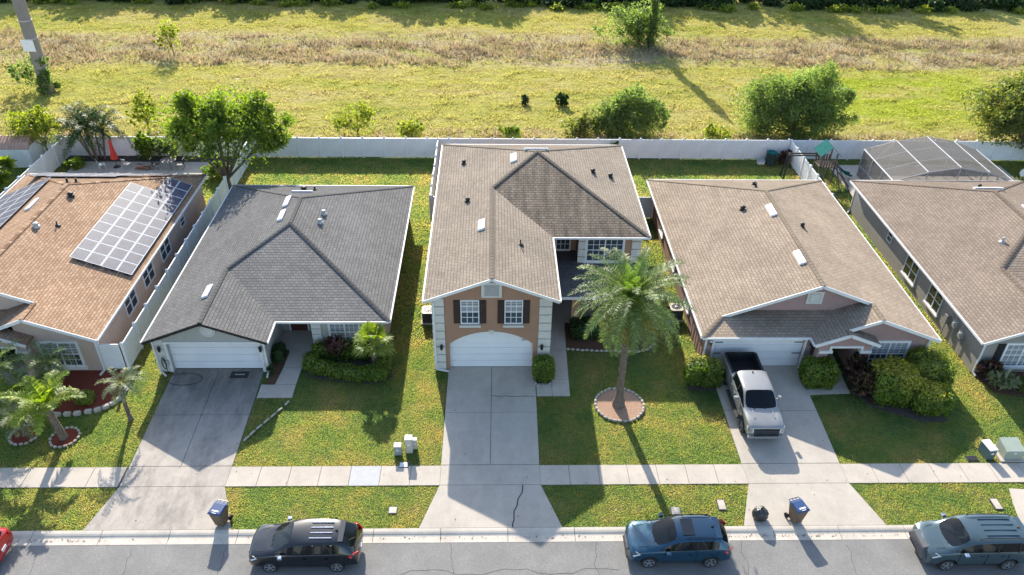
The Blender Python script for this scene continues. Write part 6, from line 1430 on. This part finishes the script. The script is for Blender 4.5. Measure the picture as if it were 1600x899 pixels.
def along(P, step):
    out = []
    for a, b in zip(P[:-1], P[1:]):
        L = math.hypot(b[0]-a[0], b[1]-a[1]); n = max(1, round(L/step))
        for k in range(n): out.append((a[0]+(b[0]-a[0])*(k+.5)/n, a[1]+(b[1]-a[1])*(k+.5)/n, math.atan2(b[1]-a[1], b[0]-a[0])))
    return out
stones(ring(6.9,31.25,1.30,30), 'pale edging stone in the round ring about the tall date palm', 'stones ringing the date palm')
stones(along([(4.35,35.95),(6.3,35.82),(8.5,35.72),(9.3,36.0),(9.75,36.5)], .29), 'pale edging stone in the curved row along the shaded bed of the brown house', 'stones edging the shaded bed')
stones(along([(2.36,33.3),(2.42,32.85),(2.75,32.72),(3.15,32.75),(3.3,33.1)], .26), 'pale edging stone in the half ring around the clipped bush by the arched garage', 'stones around the garage bush')
stones(ring(-21.85,28.95,.68,17), 'whitish edging stone in the ring under the thick trunked bottle palm', 'stones ringing the bottle palm', .2, .13, .12)
stones(ring(-23.95,29.15,.70,18), 'whitish edging stone in the leftmost palm ring', 'stones ringing the leftmost palm', .2, .14, .12)
stones(along([(-25.2,31.55),(-24.3,31.0),(-23.2,30.62),(-22.2,30.62),(-21.2,30.85),(-20.5,31.3),(-20.15,31.9),(-20.15,32.7)], .42), 'large pale block in the curved edging of the peach house red mulch bed', 'blocks edging the red mulch bed', .38, .24, .24)
stones([(x, y, a) for x, y, a in along([(-12.72,28.6),(-12.29,29.4),(-11.75,30.3),(-11.24,31.1),(-10.95,31.75)], .50)], 'grey concrete edging strip lying in the curved line across the grey house lawn', 'edging strips on the grey house lawn', .44, .12, .1, .01)
# ---------------------------------------------------------------- around the houses
def ac_unit(label, x, y):
    t = thing('air_conditioner', label, 'air conditioner', (x, y, 0)); s = .38
    mb = MB(); mb.box(-s-.08, s+.08, -s-.08, s+.08, -.1, .04); mb.build('pad', M['walk'], t)
    mb = MB(); mb.box(-s, s, -s, s, .04, .78); bd = mb.build('casing', M['plastic'], t, bevel=.04)
    mb = MB()
    for k in range(14): mb.box(-s-.008, s+.008, -s-.008, s+.008, .10+k*.045, .118+k*.045)
    mb.build('side_louvres', M['blackmetal'], bd)
    mb = MB(); mb.lathe((0,0,.78), [(.30,0),(.30,.012)], 24); mb.build('fan_opening', M['black'], t)
    mb = MB()
    o = [(-s-.02,-s-.02),(s+.02,-s-.02),(s+.02,s+.02),(-s-.02,s+.02)]; n = 24
    vs = []; fs = []
    for k in range(n):
        a = 2*math.pi*(k+.5)/n; c_, s_ = math.cos(a), math.sin(a); m_ = max(abs(c_), abs(s_)); e = s+.02
        vs += [(.30*c_,.30*s_,.80), (e*c_/m_, e*s_/m_, .80), (.30*c_,.30*s_,.781), (e*c_/m_, e*s_/m_, .76)]
    for k in range(n):
        a, b = 4*k, 4*((k+1) % n); fs += [(a,b,b+1,a+1),(a,a+2,b+2,b),(a+1,b+1,b+3,a+3)]
    mb.add(vs, fs); mb.build('top_panel', M['cab_cream'], t)
    mb = MB(); mb.lathe((0,0,.80), [(.07,0),(.07,.03),(.03,.04)], 12)
    for k in range(5): a = k*math.pi/5; mb.beam((.3*math.cos(a),.3*math.sin(a),.806),(-.3*math.cos(a),-.3*math.sin(a),.806),.01,.01)
    mb.build('fan_guard', M['flash'], t)
ac_unit('air conditioner on the grass by the left wall of the two storey house', -3.95, 38.9)
ac_unit('air conditioner beside the rusty side wall of the pink house, right of the date palm', 11.45, 39.2)
# hose at the grey garage
r = random.Random(1); t = thing('garden_hose', 'black garden hose looped on the wall and driveway corner of the grey garage', 'hose', (-18.4,33.95,0))
pts = [(.12,.0,.55)]+[(.05+.10*math.sin(a), -.06, .75+.42*math.cos(a)) for a in np.linspace(0, 12.5, 40)]
mb = MB(); mb.tube(pts, .022, 6); mb.tube([(1.2+.95*math.cos(a), -.55+.5*math.sin(a), .03) for a in np.linspace(2.4,-2.9,30)], .013, 6); mb.tube([(.12,-.06,.4),(.2,-.15,.1),(.5,-.21,.03)], .02, 6); mb.build('hose', M['black'], t, smooth=True)
mb = MB(); mb.box(-.05,.3,-.04,.06,.6,.9); mb.build('hose_hanger', M['flash'], t)
mt = MB(); mt.box(-.5,.5,-.28,.28,.002,.02); m_ = mt.build('door_mat', M['black']); m_.location = (-14.27,33.78,.002); tag(m_, 'black mat lying at the foot of the grey house garage door', 'mat')
mb = MB(); mb.box(-.26,.3,-.03,.05,.0205,.024); mb.build('mat_stripe', M['cab_grey'], m_)
# screened pool cage
scr, nt, p = newmat('insect_screen'); tb = N(nt, 'ShaderNodeBsdfTransparent'); ms = N(nt, 'ShaderNodeMixShader'); n_ = noise(nt, .8, 3); rp = ramp(nt, n_.outputs[0], [(.3,(.52,)*3),(.7,(.62,)*3)]); nt.links.new(rp.outputs[0], ms.inputs[0])
p.inputs['Base Color'].default_value = c4((.13,.118,.105)); p.inputs['Roughness'].default_value = .8
nt.links.new(tb.outputs[0], ms.inputs[1]); nt.links.new(p.outputs[0], ms.inputs[2]); nt.links.new(ms.outputs[0], nt.nodes['Material Output'].inputs[0])
t = thing('pool_cage', 'screened pool enclosure with white frame behind the warm grey house', 'screen enclosure', (30.7,53.4,0))
CX = [0,2.5,4.9,7.25,9.4]; CZ = [2.35,3.1,3.5,3.1,2.35]; D = 5.7; fm = MB()
bays = [0, D/3, 2*D/3, D]
for x, z in zip(CX, CZ): fm.beam((x,0,z),(x,D,z),.048,.08)
fm.build('roof_beam', M['white'], t); fm = MB()
for y in bays:
    for i in range(4): fm.beam((CX[i],y,CZ[i]-.03),(CX[i+1],y,CZ[i+1]-.03),.05,.05 if 0 < y < D else .09)
fm.build('cross_bar', M['flash'], t); fm = MB()
for y in bays:
    for x in (0, 9.4): fm.beam((x,y,0),(x,y,2.35),.06,.06)
for x, z in zip(CX[1:-1], CZ[1:-1]): fm.beam((x,D,0),(x,D,z),.06,.06); fm.beam((x,0,0),(x,0,z),.06,.06)
for z in (.9,): fm.beam((0,D,z),(9.4,D,z),.04,.05); fm.beam((0,0,z),(0,D,z),.04,.05)
fm.beam((0,D,.05),(2.4,D,3.0),.03,.03); fm.beam((0,0,.05),(0,D/3,2.3),.03,.03)
fm.build('wall_post', M['flash'], t)
sm = MB()
for i in range(4): sm.face([(CX[i],0,CZ[i]+.03),(CX[i+1],0,CZ[i+1]+.03),(CX[i+1],D,CZ[i+1]+.03),(CX[i],D,CZ[i]+.03)])
sm.build('roof_screen', scr, t)
sm = MB(); sm.face([(0,0,0),(0,D,0),(0,D,2.35),(0,0,2.35)]); sm.face([(9.4,0,0),(9.4,D,0),(9.4,D,2.35),(9.4,0,2.35)]); sm.face([(0,D,0)]+[(x,D,z) for x, z in zip(CX, CZ)]+[(9.4,D,0)]); sm.build('wall_screen', scr, t)
pw = MB(); pw.prism([(2.4,1.4),(7.4,1.2),(7.8,3.6),(5.5,4.4),(2.6,4.2)], .004, .02); pm_ = simple('pool_water', (.08,.22,.25), (.06,.18,.2), 1, .08); o = pw.build('pool_water', pm_); o.location = (30.7,53.4,0); o['kind'] = 'structure'
# playset
t = thing('playset', 'wooden climbing frame with green canopy behind the fence of the pink house', 'playset', (27.3,58.2,0)); W_ = M['wood']
mb = MB()
for x in (-.6,.6):
    for y in (-.6,.6): mb.beam((x,y,0),(x,y,2.6),.1,.1)
mb.build('tower_post', W_, t); mb = MB()
mb.box(-.65,.65,-.65,.65,1.38,1.46); mb.build('platform', W_, t); mb = MB()
for k in range(6):
    x = -.55+k*.22; mb.box(x-.07, x+.07, -.66, -.63, 1.46, 2.05); mb.box(x-.07, x+.07, .63, .66, 1.46, 2.05)
mb.build('railing', M['wood'], t)
M['canopy'] = simple('green_canopy', (.012,.12,.11), (.01,.09,.085), 2, .9, spec=.1)
mb = MB(); mb.slab([(-.85,-.85,2.45),(-.85,.85,2.45),(0,.85,3.25),(0,-.85,3.25)], (0,0,.03)); mb.slab([(.85,-.85,2.45),(.85,.85,2.45),(.005,.85,3.25),(.005,-.85,3.25)], (0,0,.03)); mb.build('canopy', M['canopy'], t)
mb = MB(); mb.beam((-.6,.5,2.15),(-3.0,.5,2.15),.1,.1); mb.beam((-.6,.1,2.15),(-3.0,.1,2.15),.1,.1)
for x in (-3.0,): mb.beam((x,.5,2.15),(x-.2,.7,0),.1,.1); mb.beam((x,.1,2.15),(x-.2,-.1,0),.1,.1); mb.beam((x,.5,2.15),(x,.1,2.15),.09,.09)
mb.build('swing_beam', M['canopy'] if False else M['blackmetal'], t)
mb = MB()
for s in (-.35,.35): mb.beam((1.9,-.9+s,0),(.6,-.6+s,1.5),.07,.07)
for k in range(5): mb.beam((1.7-k*.23,-1.2,.25+k*.26),(1.7-k*.23,-.2,.25+k*.26),.05,.05)
mb.beam((.8,-2.2,0),(.6,-.6,2.0),.08,.08); mb.beam((1.6,-2.2,0),(.6,-.6,2.0),.08,.08); mb.beam((-.4,-2.0,0),(-.5,-.6,1.4),.08,.08); mb.build('climbing_ladder', W_, t)
sl_ = MB(); P_ = [(.6,.3,1.45),(1.2,.3,1.1),(2.0,.3,.45),(2.6,.3,.25)]
for a, b in zip(P_[:-1], P_[1:]): sl_.beam(a, b, .5, .03); sl_.beam(Vector(a)+Vector((0,.25,.08)), Vector(b)+Vector((0,.25,.08)), .03, .14); sl_.beam(Vector(a)+Vector((0,-.25,.08)), Vector(b)+Vector((0,-.25,.08)), .03, .14)
sl_.build('slide', M['canopy'], t)
t = thing('compost_barrel', 'dark green compost barrel with lid in the corner of the pink house yard', 'barrel', (23.95,61.3,0))
mb = MB(); mb.lathe((0,0,0), [(.50,0),(.50,.05),(.44,.35),(.46,.4),(.40,.75),(.42,.8),(.38,1.0)], 20); mb.build('barrel_body', simple('dark_green_plastic', (.012,.03,.028), (.02,.045,.04), 4, .5), t)
mb = MB(); mb.lathe((0,0,1.0), [(.44,0),(.44,.05),(.32,.08)], 20); mb.build('barrel_lid', M['canopy'], t)
t = thing('storage_tote', 'small pale plastic tote on the grass left of the compost barrel', 'box', (23.1,61.2,0)); mb = MB(); mb.box(-.3,.3,-.22,.22,0,.3); mb.build('tub', M['trim'], t, bevel=.03); mb = MB(); mb.box(-.33,.33,-.25,.25,.3,.34); mb.build('lid', M['cab_grey'], t)
# shed
t = thing('garden_shed', 'small white garden shed with rusty gambrel metal roof at the left edge', 'shed', (-39.45,60.7,0))
mb = MB(); mb.box(-1.45,1.45,-.9,.9,0,1.75)
for k in range(14): mb.box(-1.40+k*.205, -1.30+k*.205, -.925, -.901, .03, 1.72)
mb.build('shed_wall', M['white'], t)
M['rustmetal'] = simple('rusty_red_metal_roof', (.42,.24,.18), (.52,.34,.27), 2, .6, stretch=(5,1,1))
mb = MB(); prof = [(-1.05,1.70),(-.75,2.15),(0,2.45),(.75,2.15),(1.05,1.70),(1.0,1.66),(.7,2.08),(0,2.37),(-.7,2.08),(-1.0,1.66)]
mb.slab([(-1.6,y,z) for y, z in prof], (3.2,0,0)); mb.slab([(-1.42,y,z) for y, z in [(-.9,1.75),(-.7,2.08),(0,2.37),(.7,2.08),(.9,1.75)]], (2.84,0,0))
for k in range(13):
    x = -1.55+k*.255
    mb.beam((x,-1.05,1.72),(x,-.75,2.17),.03,.03); mb.beam((x,-.75,2.17),(x,0,2.47),.03,.03)
mb.build('shed_roof', M['rustmetal'], t)
# closed red parasol, table, chairs, brick pile on the patio
t = thing('parasol', 'closed red parasol standing on the patio behind the solar panel house', 'parasol', (-31.3,60.0,0)); M['red'] = simple('red_canvas', (.62,.07,.05), (.55,.05,.04), 5, .8)
mb = MB(); mb.tube([(0,0,0),(0,0,2.5)], .025, 8); mb.lathe((0,0,0), [(.28,0),(.28,.06),(.05,.09)], 16); mb.build('pole', M['blackmetal'], t)
mb = MB(); n = 16; prof = [(.27,.75),(.24,1.0),(.17,1.5),(.11,2.0),(.12,2.2),(.05,2.45),(.01,2.52)]; vs = []
for rr_, z in prof:
    for k in range(n): a = 2*math.pi*k/n; q = rr_*(1.12 if k % 2 else .78); vs.append((q*math.cos(a), q*math.sin(a), z))
mb.add(vs, [(i*n+k, i*n+(k+1) % n, (i+1)*n+(k+1) % n, (i+1)*n+k) for i in range(len(prof)-1) for k in range(n)]); mb.build('folded_canopy', M['red'], t)
t = thing('patio_table', 'round dark patio table near the right end of the patio', 'table', (-26.9,59.9,0)); mb = MB(); mb.lathe((0,0,.70), [(.62,0),(.62,.03)], 24); mb.build('table_top', simple('bronze_table', (.12,.09,.08), (.16,.13,.12), 3, .5), t)
for k in range(4): a = k*math.pi/2+.6; mb = MB(); mb.tube([(.45*math.cos(a),.45*math.sin(a),.7),(.55*math.cos(a),.55*math.sin(a),0)], .02, 6); mb.build('leg', M['blackmetal'], t)
def chair(label, x, y, rz, mat='blackmetal'):
    t = thing('patio_chair', label, 'chair', (x,y,0), rz, 'chairs on the patio of the peach house')
    mb = MB(); mb.box(-.24,.24,-.24,.24,.42,.45); mb.build('seat', M[mat], t); mb = MB()
    for k in range(5): mb.beam((-.2+k*.1,.24,.45),(-.2+k*.1,.33,.92),.05,.015)
    mb.beam((-.24,.335,.93),(.24,.335,.93),.03,.03); mb.build('backrest', M[mat], t)
    for sx in (-.22,.22):
        for sy in (-.22,.22): mb = MB(); mb.beam((sx,sy,0),(sx,sy,.42),.03,.03); mb.build('leg', M[mat], t)
chair('dark patio chair right of the round patio table', -25.9, 59.7, -1.5); chair('dark patio chair left of the round patio table', -27.9, 59.7, 1.6); chair('pale patio chair beside the closed red parasol', -30.3, 59.8, 2.7, 'flash'); chair('pale patio chair left of the closed red parasol', -32.3, 59.6, 2.2, 'trim')
r = random.Random(9); t = thing('wood_stack', 'loose pile of pale boards on the patio between the parasol and the round table', 'wood pile', (-28.9,59.7,0))
for k in range(10): mb = MB(); a = r.uniform(-.5,.5); z = .03+k*.035; c = Vector((r.uniform(-.2,.2), r.uniform(-.2,.2), z)); d = Vector((math.cos(a), math.sin(a), 0))*.6; mb.beam(c-d, c+d, .14, .03); mb.build('board', M['woodchip'] if k % 2 else M['wood'], t)
for i in range(6):
    o = MB(); o.box(-.3,.3,-.2,.2,-.03,.012); o = o.build('stepping_stone', M['walk']); o.location = (-21.3+.04*i, 54.6+i*.62, 0); o.rotation_euler = (0,0,.1*(i % 3)); tag(o, 'pale stepping stone in the path along the fence behind the peach house', 'stone', 'stepping stones by the fence')
# poles in the field
M['polesteel'] = simple('weathered_steel_pole', (.22,.195,.18), (.28,.25,.23), .6, .7, stretch=(1,1,.3)); M['sign'] = simple('white_sign', (.8,.8,.8), (.74,.74,.74), 3, .5)
t = thing('transmission_pole', 'thick grey brown transmission pole with white plate and vines at its foot', 'pole', (-44.6,76.8,0))
mb = MB(); mb.lathe((0,0,0), [(.62,-.2),(.60,2),(.55,9),(.47,26)], 24); mb.build('pole_shaft', M['polesteel'], t, smooth=True)
mb = MB()
for z in (5.4, 7.1): mb.lathe((0,0,z), [(.62,0),(.62,.08)], 24)
mb.build('pole_band', M['flash'], t)
mb = MB(); mb.slab([(-.75,-.60,4.3),(.45,-.68,4.3),(.45,-.68,5.4),(-.75,-.60,5.4)], (0,.04,0)); mb.build('plate', M['sign'], t)
cl = [((r.uniform(-.7,.7), r.uniform(-.6,.6), r.uniform(.1,3.6)), (.45,.4,.5)) for _ in range(14)]; leaves('vine', cl, 1800, .16, L2, t, 5)
t = thing('utility_pole', 'narrow utility pole wrapped in vines in the middle of the brown grass', 'pole', (18.7,92.4,0))
mb = MB(); mb.tube([(0,0,-.2),(0,0,6),(0,0,12.5)], [.2,.18,.14], 10); mb.build('pole_shaft', M['bark'], t)
cl = [((r.uniform(-.2,.2), r.uniform(-.2,.2), z), (.5,.5,.7)) for z in np.arange(.4, 11.6, .45)]; leaves('vine', cl, 7000, .16, L2, t, 7)
t = thing('satellite_dish', 'small pale satellite dish on a post behind the roof at the right edge', 'dish', (42.2,55.6,0)); mb = MB(); mb.tube([(0,0,0),(0,0,1.9)], .03, 8); mb.build('post', M['flash'], t); mb = MB(); mb.lathe((0,-.1,2.1), [(.02,.12),(.2,.08),(.34,0),(.36,-.01)], 16, axis='y'); mb.build('dish', M['trim'], t)

# fallen leaves and grit along the gutter and on the paving
r = np.random.default_rng(12); n = 1500
X = np.concatenate([r.uniform(-24, 26, n), r.uniform(-20, 24, 500)]); Y = np.concatenate([22.62+np.abs(r.normal(0, .09, n)), r.uniform(23.3, 33.5, 500)]); Z = np.where(Y < 23, -.066, .008)
k = (Y > 23) | (r.random(len(X)) < np.clip(.5+1.6*height_noise(X, X*0, .8, 31), .05, 1)); j = np.where(Y > 23.2)[0]
inside = np.zeros(len(j), bool)
for P_ in BLOCK[len(BEDS):len(BEDS)+11]: inside |= in_poly(X[j], Y[j], P_)
k[j] = inside; X, Y, Z = X[k], Y[k], Z[k]; n = len(X); a = r.uniform(0, 6.28, n); s = .008+.026*r.random(n)**3
V = np.stack([np.stack([X+np.cos(a+q)*s*(1.6 if q in (0, 3.14) else .8), Y+np.sin(a+q)*s*(1.6 if q in (0, 3.14) else .8), Z+.004+.006*r.random(n)], 1) for q in (0, 1.57, 3.14, 4.71)], 1).reshape(-1, 3)
o = np_mesh('leaf_litter', V, np.arange(4*n).reshape(n, 4), M['mulch'], kind='stuff'); tag(o, 'small dead leaves and grit lying along the gutter and driveways', 'leaf litter')
